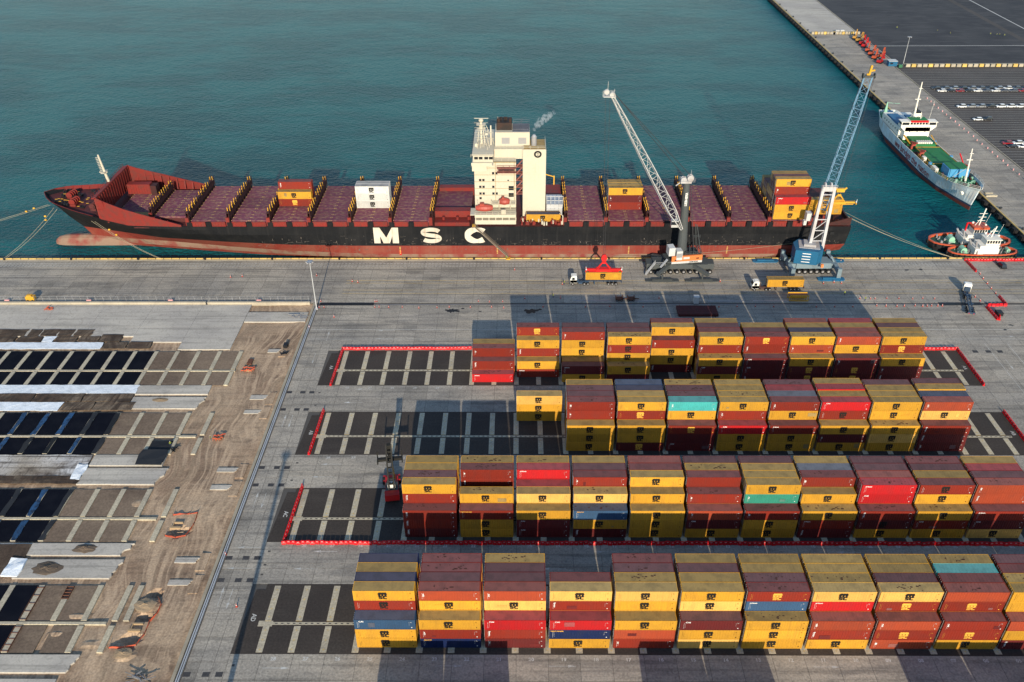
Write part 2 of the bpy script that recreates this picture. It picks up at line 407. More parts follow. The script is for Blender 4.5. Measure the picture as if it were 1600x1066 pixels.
def prox(s): 
    x = (s[0]+s[1])/2; y = (s[2]+s[3])/2
    d = math.sqrt(x*x+y*y+CAM_H**2)
    vis = y > 100 and abs(x) < .62*math.hypot(y, CAM_H)
    return (0 if vis else 1, d/math.sqrt((s[1]-s[0])*(s[3]-s[2])))
slabs.sort(key=prox)
for s in slabs[:300]:
    mb = MB(); mb.box(*s[:4], -.05, 0, bottom=False); mb.tone = [s[4]]*5
    me = mb.mesh('paving_slab', ['concrete'], WORG[ground]); o = inst('paving_slab', me, ground)
mb = MB(); mb.tone = []
for s in slabs[300:]: mb.box(*s[:4], -.05, 0, bottom=False); mb.tone += [s[4]]*5
mb.build('paving_slab', ['concrete'], ground, kind='stuff')

# asphalt container pads with beams, drain channels, numbers -----------------
ROWN = ['farthest', 'third', 'second', 'nearest']
gb = MB(); gb.box(-.68, .68, 0, 9.3, 0, .03, 0, bottom=False); gb.box(-.62, .62, -.05, 0, -.02, .03, 1)
for yy in (1, 3.2, 5.6, 8.2):
    gb.box(-.03, .03, yy-.3, yy+.3, .03, .034, 1, bottom=False); gb.box(-.3, .3, yy-.03, yy+.03, .034, .038, 1, bottom=False)
gbm = gb.mesh('ground_beam', ['beam_concrete', 'yellow_line'])
gb2 = MB(); gb2.box(-.68, .68, 0, 6.4, 0, .03, 0, bottom=False)
for yy in (.7, 3.0, 5.4):
    gb2.box(-.03, .03, yy-.3, yy+.3, .03, .034, 1, bottom=False); gb2.box(-.3, .3, yy-.03, yy+.03, .034, .038, 1, bottom=False)
gbm2 = gb2.mesh('ground_beam', ['beam_concrete', 'yellow_line'])
for r in range(5):
    y0 = Y0[r] if r < 4 else 81.1
    pd = MB(); yb, yt = y0-1.6, y0+16.3
    pd.prism([(PADL, yb), (PADR, yb), (PADR, yt), (PADL+3.2, yt), (PADL+3.2, yt-1.5), (PADL+1.2, yt-1.5)], -.05, .012)
    pad = pd.build('asphalt_pad', 'asphalt', kind='structure')
    if r == 4: continue
    o = WORG[pad]
    for k in range(-3, 26):
        X = SX0+SG*k
        inst('ground_beam', gbm, pad, (X-o[0], y0+6.5-o[1], .012-o[2])); inst('ground_beam', gbm2, pad, (X-o[0], y0-1.25-o[1], .012-o[2]))
    ch = MB(); ch.box(-53.5, 131, y0+5.5, y0+6.2, .012, .028); ch.box(-54.5, -51.5, y0+5.1, y0+6.5, .012, .024); ch.build('drain_channel', 'beam_concrete', pad)
    gr = MB()
    x = -51
    while x < 131: gr.box(x, x+.55, y0+5.72, y0+5.98, .028, .034); x += 1.25
    gr.build('channel_grate', 'joint', pad)
    nm = MB()
    for k in range(28):
        X = SX0-2.5*SG+SG*k
        text_on(nm, '%02d' % (28-k), 1.1, (X, y0-2.75, .006), (1, 0, 0), (0, 1, 0), .03)
    text_on(nm, ['AA', 'AB', 'AC', 'AD'][r], 1.4, (-55.9, y0+7.3, .02), (0, -1, 0), (1, 0, 0), .03)
    text_on(nm, ['AA', 'AB', 'AC', 'AD'][r], 1.4, (132, y0+7.3, .02), (0, -1, 0), (1, 0, 0), .03)
    nm.build('painted_number', 'white_line', pad)
# painted arrows and lines on the yard
mk = root('road_markings', (0, 150, 0), None, None, kind='structure')
am = MB(); am.add([(-2.6, -.05, 0), (1.4, -.05, 0), (1.4, .05, 0), (-2.6, .05, 0), (1.2, -.3, 0), (2.9, 0, 0), (1.2, .3, 0)], [(0, 1, 2, 3), (4, 5, 6)])
arm = am.mesh('arrow', ['white_line'])
arr = [(-47.5, 131.9, math.pi), (-61.8, 138.2, math.pi), (-62.5, 132.0, math.pi), (-62.3, 123.6, -math.pi/2), (-62.4, 184, -math.pi/2), (-62.3, 153.4, -math.pi/2), (-64.3, 153.4, math.pi/2),
       (-64.4, 124, math.pi/2), (-64.3, 184, math.pi/2), (-62, 214, -math.pi/2), (-44, 140-3, math.pi), (-48, 168-1.5, math.pi), (-49.5, 161.8, math.pi), (-44, 198.5, math.pi), (-46.5, 192.3, math.pi),
       (-48.5, 106.4, 0), (8.6, 107, 0), (61, 107, 0), (113, 106.7, 0), (-14, 107, 0), (20, 137, math.pi), (75, 137, math.pi), (125, 137, 0), (-42, 229.3, math.pi), (-42, 224.6, math.pi), (-60, 226, math.pi/2),
       (8, 132, math.pi), (60, 132, math.pi), (105, 132, math.pi), (152, 226, 0), (146, 211, -1.57), (151, 206, -1.57), (160, 196, 1.57), (164, 214, 1.57)]
for x, y, a in arr: inst('arrow', arm, mk, (x, y-150, .006), (0, 0, a))
def stripe(x0, x1, y0, y1, m='white_line', z=.006, nm='line', par=mk):
    MB().box(x0, x1, y0, y1, z-.004, z, bottom=False).build(nm, m, par)
stripe(-66, 320, 229.9, 230.05); stripe(-66, 320, 224.4, 224.55)
for x in (143.5, 150.5, 157, 163): stripe(x, x+.12, 100, 222)
for y in (271.2, 272.2, 273.3): 
    mb = MB(); x = -240
    while x < 157: mb.box(x, x+.9, y, y+.28, .002, .006, bottom=False); x += 1.25
    mb.build('line', 'white_line', mk)
for y in (259.3, 254.6, 252.4, 261.2): stripe(-60, 191, y, y+.14, 'yellow_line')
for y in (268.9, 263.4):
    MB().box(-240, 191, y, y+.16, 0, .012).build('crane_rail', 'joint', mk)
stripe(-60, 150, 245.15, 245.4, 'steel')
# dark squares of cut pavement and patches
sq = MB()
for yc in (197, 189.1, 165.2, 158.8, 135.0, 128.6, 104.9):
    for xc in (-65.6, -61.8, -59.2): sq.box(xc-.75, xc+.7, yc-.55, yc+.55, .001, .008, bottom=False)
for xc in (142, 145.5, 138): sq.box(xc, xc+1.6, 217, 218.3, .001, .008, bottom=False)
sq.build('inspection_pit', 'asphalt_far', mk)
dr = MB()
for yc in (207, 196.8, 191, 186, 167, 160.5, 137, 133, 130.2, 127.3, 107, 103): dr.box(-57.3, -56.7, yc-.25, yc+.25, .001, .01, bottom=False)
dr.build('drain_cover', 'joint', mk)
# the long black trench covers by the service line
for x0, x1 in ((-66.2, -48.2), (139, 153)):
    MB().box(x0, x1, 244.6, 246.3, 0, .07).build('trench_cover', 'black', label='black trench cover plate laid across the apron %s' % ('beside the lamp post' if x0 < 0 else 'beside the skeletal trailer'), cat='cover plate')
for i, (x0, x1, y) in enumerate(((18, 30, 247.6), (36, 47, 247.2), (63, 75, 247.2), (78, 92, 247.3))):
    MB().box(x0, x1, y-.2, y+.2, 0, .12).build('steel_ramp', 'steel', label='thin dark steel ramp lying flat along the apron service line', cat='ramp', group='steel ramps along the service line')
# oil stains
def blot(name, cx, cy, r, m, z, par, n=22, sx=1.7):
    mb = MB(); vs = [(cx, cy, z)]
    for i in range(n):
        a = 2*math.pi*i/n; rr = r*random.uniform(.45, 1.15); vs.append((cx+rr*sx*math.cos(a), cy+rr*math.sin(a), z))
    mb.add(vs, [(0, i+1, (i+1) % n+1) for i in range(n)]); return mb.build(name, m, par)
for cx, cy, r in ((-22, 241.3, 1.5), (-18.5, 242.6, .5), (4, 241, 1.5), (7, 242, .6), (137, 268.4, .5), (142, 268.8, .6), (156.5, 232.5, .5), (153.5, 229.8, .5), (-12.6, 240.8, .4)):
    blot('oil_stain', cx, cy, r, 'black', .007, mk)

# right-hand land: car lanes and dark yard ---------------------------------
cp = MB().box(221.2, 900, 278, 511.5, -.05, .0).build('car_park', 'asphalt_cars', kind='structure')
o = WORG[cp]
ln = MB().box(0, 420, -.07, .07, 0, .006).mesh('painted_line', ['white_line'])
y = 300
while y < 511: inst('painted_line', ln, cp, (221.8-o[0], y-o[1], 0-o[2])); y += 3.2
MB().box(224.3, 900, 515, 900, -.05, .0).build('asphalt_yard', 'asphalt_far', kind='structure')
MB().box(322, 326, 567, 900, .0, .008, bottom=False).build('road_line', 'asphalt_cars', kind='structure')
MB().box(338, 338.9, 560, 900, .008, .014, bottom=False).build('road_line', 'white_line', kind='structure')
MB().box(226, 900, 558, 558.7, .0, .008, bottom=False).build('road_line', 'white_line', kind='structure')
MB().box(220.8, 221.2, 330, 511, -.05, .35).build('kerb_line', 'wall_concrete', kind='structure')
MB().box(223.7, 224.2, 515, 900, -.05, .25).build('kerb_line', 'wall_concrete', kind='structure')
# light new concrete beyond the block line
MB().box(193.2, 223.5, 589, 900, 0, .012, bottom=False).build('pale_apron', 'concrete_new', kind='structure')

# ---------------------------------------------------------------- construction site on the left
def pit(x, y, cx, cy, rx, ry, d):
    q = ((x-cx)/rx)**2+((y-cy)/ry)**2
    return -d*max(0, 1-q)**.6 if q < 1 else 0
def hill(x, y, cx, cy, rx, ry, h):
    q = ((x-cx)/rx)**2+((y-cy)/ry)**2
    return h*max(0, 1-q) if q < 1 else 0
from mathutils import noise as mn
def dirt(x, y):
    z = .16*mn.noise((x*.11, y*.07, 0))+.06*mn.noise((x*.6, y*.25, 5))+.03*mn.noise((x*1.7, y*1.1, 9))
    z += pit(x, y, -79.8, 143.3, 2.6, 1.6, 1.6)+pit(x, y, -79, 125, 1.6, 1.2, 1.3)+pit(x, y, -79, 119, 1.8, 1.0, 1.5)+pit(x, y, -80.2, 113.6, 2.4, 1.4, 1.5)
    z += hill(x, y, -79.5, 122, 2.6, 2.0, .8)+hill(x, y, -79.6, 109.6, 2.0, 1.4, .7)+hill(x, y, -93.3, 119, 3, 1.2, .5)+hill(x, y, -96, 114.6, 2.2, 1.2, .45)+hill(x, y, -88, 112, 2, 1.2, .3)+hill(x, y, -93, 152.5, 2.4, 2.2, .45)
    if x > -74: z += .25*math.exp(-((x+70.5)/1.5)**2)
    return min(z, .42) if x < -85 or x > -83 else min(z, .2)
site = grid_plane('bare_soil', -240, -68.3, 96, 246.1, -.45, 'dirt', 230, 200, dirt, kind='structure')
SO = WORG[site]
def spart(mb, name, m, **kw): return mb.build(name, m, site, **kw)
kerbw = MB(); kerbw.box(-68.3, -67.6, 96, 246.1, -.9, .28); kerbw.build('site_kerb', 'wall_concrete', label='long straight concrete kerb between bare soil and paved yard', cat='kerb')
kr = MB(); kr.box(-67.2, -67.0, 96, 243, 0, .5); kr.box(-66.8, -66.6, 96, 243, 0, .45)
kr.build('guard_rail', 'galv', label='twin grey guard rail following the kerb beside the bare soil', cat='guard rail')
rw = MB(); rw.box(-240, -104.2, 245.3, 246.15, -.5, .75); rw.box(-103.6, -69.5, 245.3, 246.15, -.5, .75)
rw.build('low_wall', 'wall_concrete', label='low cream concrete wall between quay apron and building site', cat='wall')
# beams of the four unfinished rows
sb = MB(); sb.box(-.6, .6, 0, 9.3, 0, .42); sbm = sb.mesh('ground_beam', ['beam_concrete'])
sb = MB(); sb.box(-.6, .6, 0, 6.5, 0, .42); sbm2 = sb.mesh('ground_beam', ['beam_concrete'])
def beamx(k): return SX0+SG*k
rowcfg = [(0, 8, 12, 24), (1, 8, 12, 22), (2, 8, 11, 20), (3, 8, 11, 18)]   # row, first k, liner from k, last k
for r, k0, kl, k1 in rowcfg:
    y0 = Y0[r]
    for k in range(8, k1+1):
        X = SX0-SG*k
        if r == 3 and k == 10: continue
        if not (r == 2 and k == 8) or True: inst('ground_beam', sbm, site, (X-SO[0], y0+6.55-SO[1], -.42-SO[2]))
        inst('ground_beam', sbm2, site, (X-SO[0], y0-1.3-SO[1], -.42-SO[2]))
    # channel between the two lines of beams
    MB().box(-86.5 if r != 0 else -84.2, SX0-SG*k1-3, y0+5.55, y0+6.2, -.45, -.04).build('drain_channel', 'beam_concrete', site)
    # subsoil in finished bays, black liner further left
    for k in range(9, k1+1):
        X1 = SX0-SG*(k-1)-.62; X0 = SX0-SG*k+.62
        lin = k > {0: 12, 1: 12, 2: 12, 3: 12}[r]
        if r == 3: lin = k > 11
        for ya, yb in ((y0+6.5, y0+15.9), (y0-1.35, y0+5.2)):
            if k == 9 and r > 0: continue
            mb = MB().box(X0, X1, ya, yb, -.3, -.12 if lin else -.2)
            mb.build('liner_panel' if lin else 'soil_bed', 'liner' if lin else 'sub_dirt', site)
# extra beams near the haul road
for X, r, A in ((-84.7, 1, 1), (-84.7, 1, 0), (-84.5, 2, 1), (-84.6, 3, 1), (-82.9, 3, 1), (-84.4, 3, 0), (-85.6, 0, 1), (-85.4, 0, 0)):
    pass
def slab(x0, x1, y0, y1, z1=-.02, z0=-.5, rag=0):
    if rag:
        poly = [(x0, y0)]; n = 7
        poly = [(x0, y0), (x1-rag*.8, y0)]+[(x1-rag*(1-i/n)*.8+random.uniform(-.25, .25)*rag, y0+(y1-y0)*i/n) for i in range(1, n)]+[(x1, y1), (x0, y1)]
        mb = MB().prism(poly, z0, z1)
    else: mb = MB().box(x0, x1, y0, y1, z0, z1)
    return spart(mb, 'concrete_slab', 'concrete_new')
# north slab field
for i in range(9):
    a = -88.8-(i+1)*16.2; slab(a+.03, a+16.17, 218.9 if a > -106 else 223 if a > -124 else 226.2, 231.6, -.03); slab(a+.03, a+16.17, 231.66, 245.2, -.03)
slab(-88.7, -80, 234.7, 240.4, -.03); slab(-80, -68.9, 234.7, 240.4, -.03)
# cross slabs between the rows
slab(-109.9, -88.9, 196.2, 200.3); slab(-109.6, -88.9, 189.6, 194.8, rag=2)
slab(-110.4, -91.6, 166.0, 170.1); slab(-110.8, -89.6, 159.1, 165.0, rag=2)
slab(-150, -88.8, 135.8, 139.4, rag=2.4); slab(-112.3, -89.4, 129.1, 134.5, rag=1.6); 
slab(-130, -88.7, 105.3, 109.4, rag=1.6); slab(-130, -91, 98, 103.8)
for x0, x1, y0, y1 in ((-77, -73.2, 217.5, 219.2), (-76.4, -71.5, 194, 195.9), (-76.4, -71.5, 187.6, 189.1), (-77, -71.7, 163.9, 165.4), (-76.8, -71.6, 157.4, 159), (-77.8, -72.4, 133.8, 135.3), (-77.2, -72, 127.4, 128.9)):
    slab(x0, x1, y0, y1, -.22, rag=1); MB().box(x1+.1, x1+2.2, y0-2.4, y1+1.2, -.5, -.08).build('soil_bed', 'dirt', site)
# sheets ------------------------------------------------------------------
def sheet(x0, x1, y0, y1, m, name, z=.0, wav=.06, n=None, **kw):
    n = n or max(2, int((x1-x0)/2.2)); mb = MB(); vs = []; fs = []
    for j in range(4):
        for i in range(n+1):
            e = random.uniform(-.25, .25) if i in (0, n) or j in (0, 3) else 0
            vs.append((x0+(x1-x0)*i/n+e, y0+(y1-y0)*j/3+e*.5, z+.05+random.uniform(0, wav)))
    for j in range(3):
        for i in range(n): a = j*(n+1)+i; fs.append((a, a+1, a+n+2, a+n+1))
    b = len(vs); ring = [i for i in range(n+1)]+[(n+1)*j+n for j in (1, 2, 3)]+[3*(n+1)+i for i in range(n-1, -1, -1)]+[(n+1)*j for j in (2, 1)]
    for i in ring: p = vs[i]; vs.append((p[0], p[1], z-.02))
    k = len(ring)
    for i in range(k): fs.append((ring[i], b+i, b+(i+1) % k, ring[(i+1) % k]))
    return mb.add(vs, fs).build(name, m, **kw)
S = 'sheet_white'
sheet(-180, -129, 218.9, 222.6, S, 'plastic_sheet', label='long white plastic sheet edging the top of the farthest black liner field', cat='plastic sheet')
sheet(-148.9, -145.4, 222.8, 225.9, S, 'plastic_sheet', label='small square white plastic sheet among brown mats', cat='plastic sheet')
sheet(-180, -109.8, 196.4, 200.4, S, 'plastic_sheet', label='long pale blue plastic sheet below the farthest black liner field', cat='plastic sheet')
sheet(-175, -128.4, 188.4, 192.3, S, 'plastic_sheet', label='white plastic sheet above the second black liner field at the left edge', cat='plastic sheet')
sheet(-150, -111, 162.0, 169.9, 'smear', 'plastic_sheet', label='mud smeared white plastic sheet under the second liner field', cat='plastic sheet')
sheet(-113, -110.4, 160.5, 166, S, 'plastic_sheet', label='crumpled white plastic sheet hanging over the slab corner', cat='plastic sheet', wav=.4)
sheet(-115, -111.2, 129.4, 134.5, S, 'plastic_sheet', label='crumpled white plastic sheet bunched beside the brown mat', cat='plastic sheet', wav=.5)
ON_ = ['first', 'second', 'third', 'fourth', 'fifth', 'sixth']
for band, L_ in (('topmost band above the farthest liners', [(-170, -156, 226.2, 229.9), (-155, -151.5, 226.2, 229.9), (-151, -146, 226.2, 229.9), (-145.5, -141, 226.2, 229.9), (-140.3, -134.8, 226.2, 229.9)]),
                 ('second band above the farthest liners', [(-175, -158, 222.8, 225.9), (-157, -149.4, 222.8, 225.9), (-145, -138.5, 222.8, 225.9), (-137.6, -131.6, 222.8, 225.9), (-131, -124.6, 223, 227)]),
                 ('step beside the farthest white sheet', [(-128.4, -121.4, 219, 222.7), (-121, -114, 219, 222.8)]),
                 ('dark band below the farthest liners', [(-165, -150, 192.6, 196.2), (-149.6, -138, 192.6, 196.2), (-137.6, -124, 192.6, 196.2), (-123.6, -109.6, 192.6, 196.2)]),
                 ('short band above the second liners', [(-127.8, -119.5, 188.6, 192.3), (-119, -108.2, 188.6, 192.3)]),
                 ('strip above the third liners', [(-150, -110.6, 159.1, 161.9)]), ('lower left corner patch', [(-150, -112.3, 130, 139)])):
    for i_, (x0, x1, y0, y1) in enumerate(L_):
        sheet(x0, x1, y0, y1, 'mud_sheet', 'ground_mat', z=.02, wav=.14, label='muddy brown mat, %s from left in the %s' % (ON_[i_], band), cat='ground mat', group='brown mats on the building site')
TP_ = {}
for k, r, A, c in ((14, 1, 1, 'b'), (15, 1, 1, 'b'), (13, 1, 1, 'd'), (12, 1, 1, 'd'), (16, 1, 1, 'b'), (12, 1, 0, 'd'), (13, 1, 0, 'b'), (14, 1, 0, 'd'), (15, 1, 0, 'd'), (16, 1, 0, 'b'), (12, 2, 1, 'd'), (13, 2, 1, 'b'), (14, 2, 1, 'd'), (12, 2, 0, 'd'), (13, 2, 0, 'b'), (14, 2, 0, 'b')):
    X = SX0-SG*k; ya, yb = (Y0[r]+6.5, Y0[r]+15.7) if A else (Y0[r]-1.2, Y0[r]+5.1)
    sheet(X-.66, X+.66, ya, yb, 'tarp_blue' if c == 'b' else 'tarp_dark', 'tarpaulin', z=.0, n=2, wav=.05,
          label='%s tarpaulin over a beam, %s from right, %s line of the %s liner field' % ('blue' if c == 'b' else 'charcoal', ON_[k-12], 'upper' if A else 'lower', 'second' if r == 1 else 'third'), cat='tarpaulin', group='%s tarpaulins on ground beams' % ('blue' if c == 'b' else 'charcoal'))
sheet(-98.4, -91.4, 165.6, 171.4, 'tarp_dark', 'tarpaulin', z=.6, label='large grey green tarpaulin draped over the slab edge beside the haul road', cat='tarpaulin', wav=.2)
sheet(-97.2, -91.8, 171.6, 175.4, 'tarp_dark', 'tarpaulin', z=.1, label='smaller charcoal tarpaulin lying just above the large grey green one', cat='tarpaulin', wav=.2)
# sand heaps on slabs
def heap(cx, cy, rx, ry, h, m, name, **kw):
    mb = MB(); vs = []; fs = []; n = 18; k = 5
    for j in range(k+1):
        for i in range(n):
            a = 2*math.pi*i/n; q = j/k; e = random.uniform(.85, 1.15) if j else 1
            vs.append((cx+rx*q*e*math.cos(a), cy+ry*q*e*math.sin(a), h*(1-q)**1.2*random.uniform(.8, 1.2)-.03*(j == k)))
    for j in range(k):
        for i in range(n): fs.append((j*n+i, (j+1)*n+i, (j+1)*n+(i+1) % n, j*n+(i+1) % n))
    return mb.add(vs, fs).build(name, m, **kw)
heap(-105.6, 131.8, 3.4, 2.1, .55, 'mud', 'earth_heap', label='round earth heap on the pale slab above the lowest beams', cat='earth heap')
heap(-99.6, 137.8, 2.8, 1.4, .6, 'mud', 'earth_heap', label='dark earth heap on the slab beside the white plastic', cat='earth heap')
heap(-101.5, 193.5, 2.4, 1.0, .25, 'sand', 'earth_heap', label='thin fan of sand on the slab between the two farthest rows', cat='earth heap')
heap(-80, 121.8, 2.4, 1.8, .45, 'sand', 'earth_heap', label='pale sand heap between the two dark pits', cat='earth heap')
heap(-80.2, 109.8, 1.8, 1.2, .35, 'sand', 'earth_heap', label='sand heap below the orange netting at the bottom', cat='earth heap')
# orange safety netting
def net(pts, label, h=.65):
    r = root('safety_net', (pts[0][0], pts[0][1], -.3), label, 'safety netting')
    mb = MB(); n = 0
    for (x0, y0), (x1, y1) in zip(pts, pts[1:]):
        k = max(2, int(math.hypot(x1-x0, y1-y0)/.8))
        vs = []; fs = []
        for i in range(k+1):
            t = i/k; jx, jy = random.uniform(-.15, .15), random.uniform(-.15, .15); hh = h*random.uniform(.55, 1.05)
            vs += [(x0+(x1-x0)*t+jx, y0+(y1-y0)*t+jy, -.45), (x0+(x1-x0)*t-jx, y0+(y1-y0)*t+.35, -.45+hh*.6), (x0+(x1-x0)*t, y0+(y1-y0)*t+jy, -.45+hh)]
        for i in range(k):
            a = i*3; fs += [(a, a+3, a+4, a+1), (a+1, a+4, a+5, a+2)]
        mb.add(vs, fs)
    mb.build('mesh_panel', 'net_orange', r)
    pm = MB().cyl((0, 0, 0), (0, 0, 1.1), .05, n=6).mesh('post', ['rust_steel'])
    for x, y in pts: inst('post', pm, r, (x-pts[0][0], y-pts[0][1], -.2))
net([(-77.7, 123.6), (-76.6, 121.9), (-76.8, 119.7), (-77.6, 117.8), (-77.6, 114.5), (-78.3, 111.9), (-80.2, 111.2), (-83.7, 111.1)], 'long curved orange safety net around the lowest pits')
net([(-83.0, 148.6), (-79, 149), (-77.2, 149.2), (-77.0, 145.3), (-77.7, 142.0), (-80, 141.4), (-82.7, 141.9)], 'rectangular orange safety net around the pit with timber')
def cart(x, y, label, a=0, L=3.6):
    r = root('barrier_stack', (x, y, -.35), label, 'barrier stack', rz=a)
    for j, yy in enumerate((-.8, .7)):
        mb = MB()
        for i in range(5):
            x = -L/2+i*L/5+random.uniform(-.2, .2); y = yy+random.uniform(-.35, .35); h = random.uniform(.35, .8)
            mb.bar((x, y, h), (x+L/5*1.1, y+random.uniform(-.4, .4), h+random.uniform(-.2, .2)), .1, .28); mb.bar((x, y-.2, 0), (x+.1, y, h+.2), .08); mb.bar((x+.5, y+.3, 0), (x+.4, y, h+.1), .08)
        mb.build('barrier_panel', 'net_orange', r, world=False)
    mb = MB(); mb.box(-L*.6, L*.4, -.2, .1, .05, .25); mb.box(-.6, .8, -.6, .6, 0, .35); mb.build('timber', 'wood', r, world=False)
cart(-80.4, 208.2, 'orange barrier frames around a trench end beside the farthest beams'); cart(-80.2, 177.2, 'orange barrier frames with a worker beside the second row', L=2.8)
cart(-155.2, 242.6, 'pale orange cable trestle on the upper left slab', L=2.6)
MB().box(-81.6, -80.2, 211, 213.6, -.4, .1).build('steel_formwork', 'rust_steel', label='rust brown steel formwork panel lying beside the last far beam', cat='formwork')
fwm = MB(); 
for sx in (-.75, .68): fwm.box(sx, sx+.07, 0, 8.9, 0, .55)
for i in range(5): fwm.box(-.7, .7, i*2.1+.1, i*2.1+.22, .1, .5)
fwm = fwm.mesh('formwork', ['rust_steel'])
for i, (X, y, s) in enumerate(((SX0-SG*11, Y0[3]+6.6, 1), (SX0-SG*10, Y0[3]+12.2, .38), (SX0-SG*11, Y0[3]-1.2, .7))):
    inst('formwork', fwm, None, (X, y, -.4), sc=(1, s, 1), label=('long rust red formwork around the beam left of the lowest open bays', 'short rust red formwork at the top of the half cast beam', 'rust red formwork around the lowest left beam')[i], cat='formwork')
MB().box(SX0-SG*10-.6, SX0-SG*10+.6, Y0[3]+6.55, Y0[3]+12.1, -.42, 0).build('ground_beam', 'beam_concrete', site)
for (x, y) in ((-80.7, 145.2), (-79.7, 116.2)):
    mb = MB(); mb.box(x-1.5, x+1.1, y-1.1, y-.6, -.3, .1); mb.box(x-1.1, x+1.1, y+.6, y+.9, -.3, .15); mb.box(x-1.1, x-.9, y-.6, y+.6, -.3, .1)
    mb.build('timber_shuttering', 'wood', label='pale timber shuttering around the small shaft in the %s pit' % ('rectangular netted' if y > 130 else 'lower curved'), cat='shuttering')
for X, r, A, l in ((-84.5+1.9, 3, 1, ''),):
    inst('ground_beam', sbm, site, (X-SO[0], Y0[r]+6.55-SO[1], -.42-SO[2]))
paint('crane_scrap', (.16, .16, .165), .8, amt=.6)
def rubble(cx, cy, n, label, m='galv', name='scrap_pile', sp=1.6):
    mb = MB()
    for i in range(n):
        a = random.uniform(0, 3.14); L = random.uniform(.6, 2.0); x, y, z = cx+random.uniform(-sp, sp), cy+random.uniform(-sp*.5, sp*.5), -.3+random.uniform(0, .6)
        mb.bar((x-L*math.cos(a), y-L*math.sin(a)*.5, z), (x+L*math.cos(a), y+L*math.sin(a)*.5, z+random.uniform(-.15, .3)), random.uniform(.06, .3), random.uniform(.05, .15))
    mb.build(name, m, label=label, cat='scrap pile')
rubble(-74.5, 104.0, 16, 'heap of grey scrap sheets and pipes beside the kerb at the bottom', 'crane_scrap', sp=2.0)
rubble(-71.6, 237.6, 22, 'tangle of bent grey steel bars on the strip slab by the lamp post', 'steel', sp=2.2)
rubble(-91, 172.2, 12, 'jumble of dark tools beside the grey green tarpaulin', 'black', sp=.9)
rubble(-71.6, 216.6, 10, 'black generator parts heaped beside the kerb', 'black', sp=.6)
MB().box(-72.5, -71.3, 219.5, 221.4, -.4, .9).build('generator', 'black', label='small black generator box standing beside the kerb', cat='generator')
# fence with posts along the low wall
fr = root('site_fence', (-130, 247.2, 0), 'thin grey wire fence along the top of the low cream wall', 'fence')
fp = MB().cyl((0, 0, 0), (-.12, .0, 2.0), .035, n=5).mesh('post', ['galv'])
x = -190
while x < -70: inst('post', fp, fr, (x+130, 0, 0)); x += 2.55
mb = MB(); mb.bar((-190, 247.2, 1.9), (-70, 247.2, 1.9), .03); mb.bar((-190, 247.2, 1.0), (-70, 247.2, 1.0), .03); mb.build('wire', 'galv', fr)
# ================================================================ CONTAINERS
CC = {'Y': ('mustard yellow', (.44, .224, .022)), 'P': ('pale yellow', (.54, .31, .075)), 'R': ('brick red', (.165, .018, .010)), 'M': ('dark maroon', (.095, .014, .014)),
      'S': ('salmon orange', (.25, .042, .018)), 'K': ('bright red', (.33, .010, .012)), 'B': ('faded blue', (.026, .062, .125)), 'N': ('navy blue', (.006, .013, .052)),
      'T': ('turquoise', (.05, .33, .32)), 'G': ('sea green', (.03, .21, .15)), 'W': ('white', (.44, .44, .42)), 'A': ('grey', (.10, .12, .15))}
for k, (nm, c) in CC.items():
    paint('paint_'+nm.replace(' ', '_'), c, .5, var=.15, amt=.35, streak=.30, dirt=tuple(x*.6+.012 for x in c), scale=.35)
    g_ = (.13, .135, .085) if k in 'YP' else (.115, .10, .105)
    f_ = .62 if k in 'YP' else .45
    paint('roof_'+nm.replace(' ', '_'), tuple(x*(1-f_)+y*f_ for x, y in zip(c, g_)), .75, var=.16, amt=.55, scale=.55, dirt=tuple(.5*(x*(1-f_)+y*f_)+.01 for x, y in zip(c, g_)))
paint('logo_black', (.012, .011, .010), .5); paint('logo_gold', (.62, .33, .05), .5); paint('mark_white', (.62, .62, .60), .5)
paint('roof_rust', (.055, .022, .016), .9)
def corr(mb, y, L, z0, z1, sgn, n=22, d=.045, m=0, x0=.16):
    """corrugated long wall in the plane y"""
    p = (L-2*x0)/n; xs = []
    for i in range(n):
        a = x0+i*p; xs += [(a, 0), (a+p*.36, 0), (a+p*.5, d), (a+p*.86, d)]
    xs.append((L-x0, 0)); vs = []; fs = []
    for x, dd in xs: vs += [(x, y+dd*sgn, z0), (x, y+dd*sgn, z1)]
    for i in range(len(xs)-1):
        a = 2*i; f = (a, a+2, a+3, a+1); fs.append(f if sgn > 0 else f[::-1])
    return mb.add(vs, fs, m)
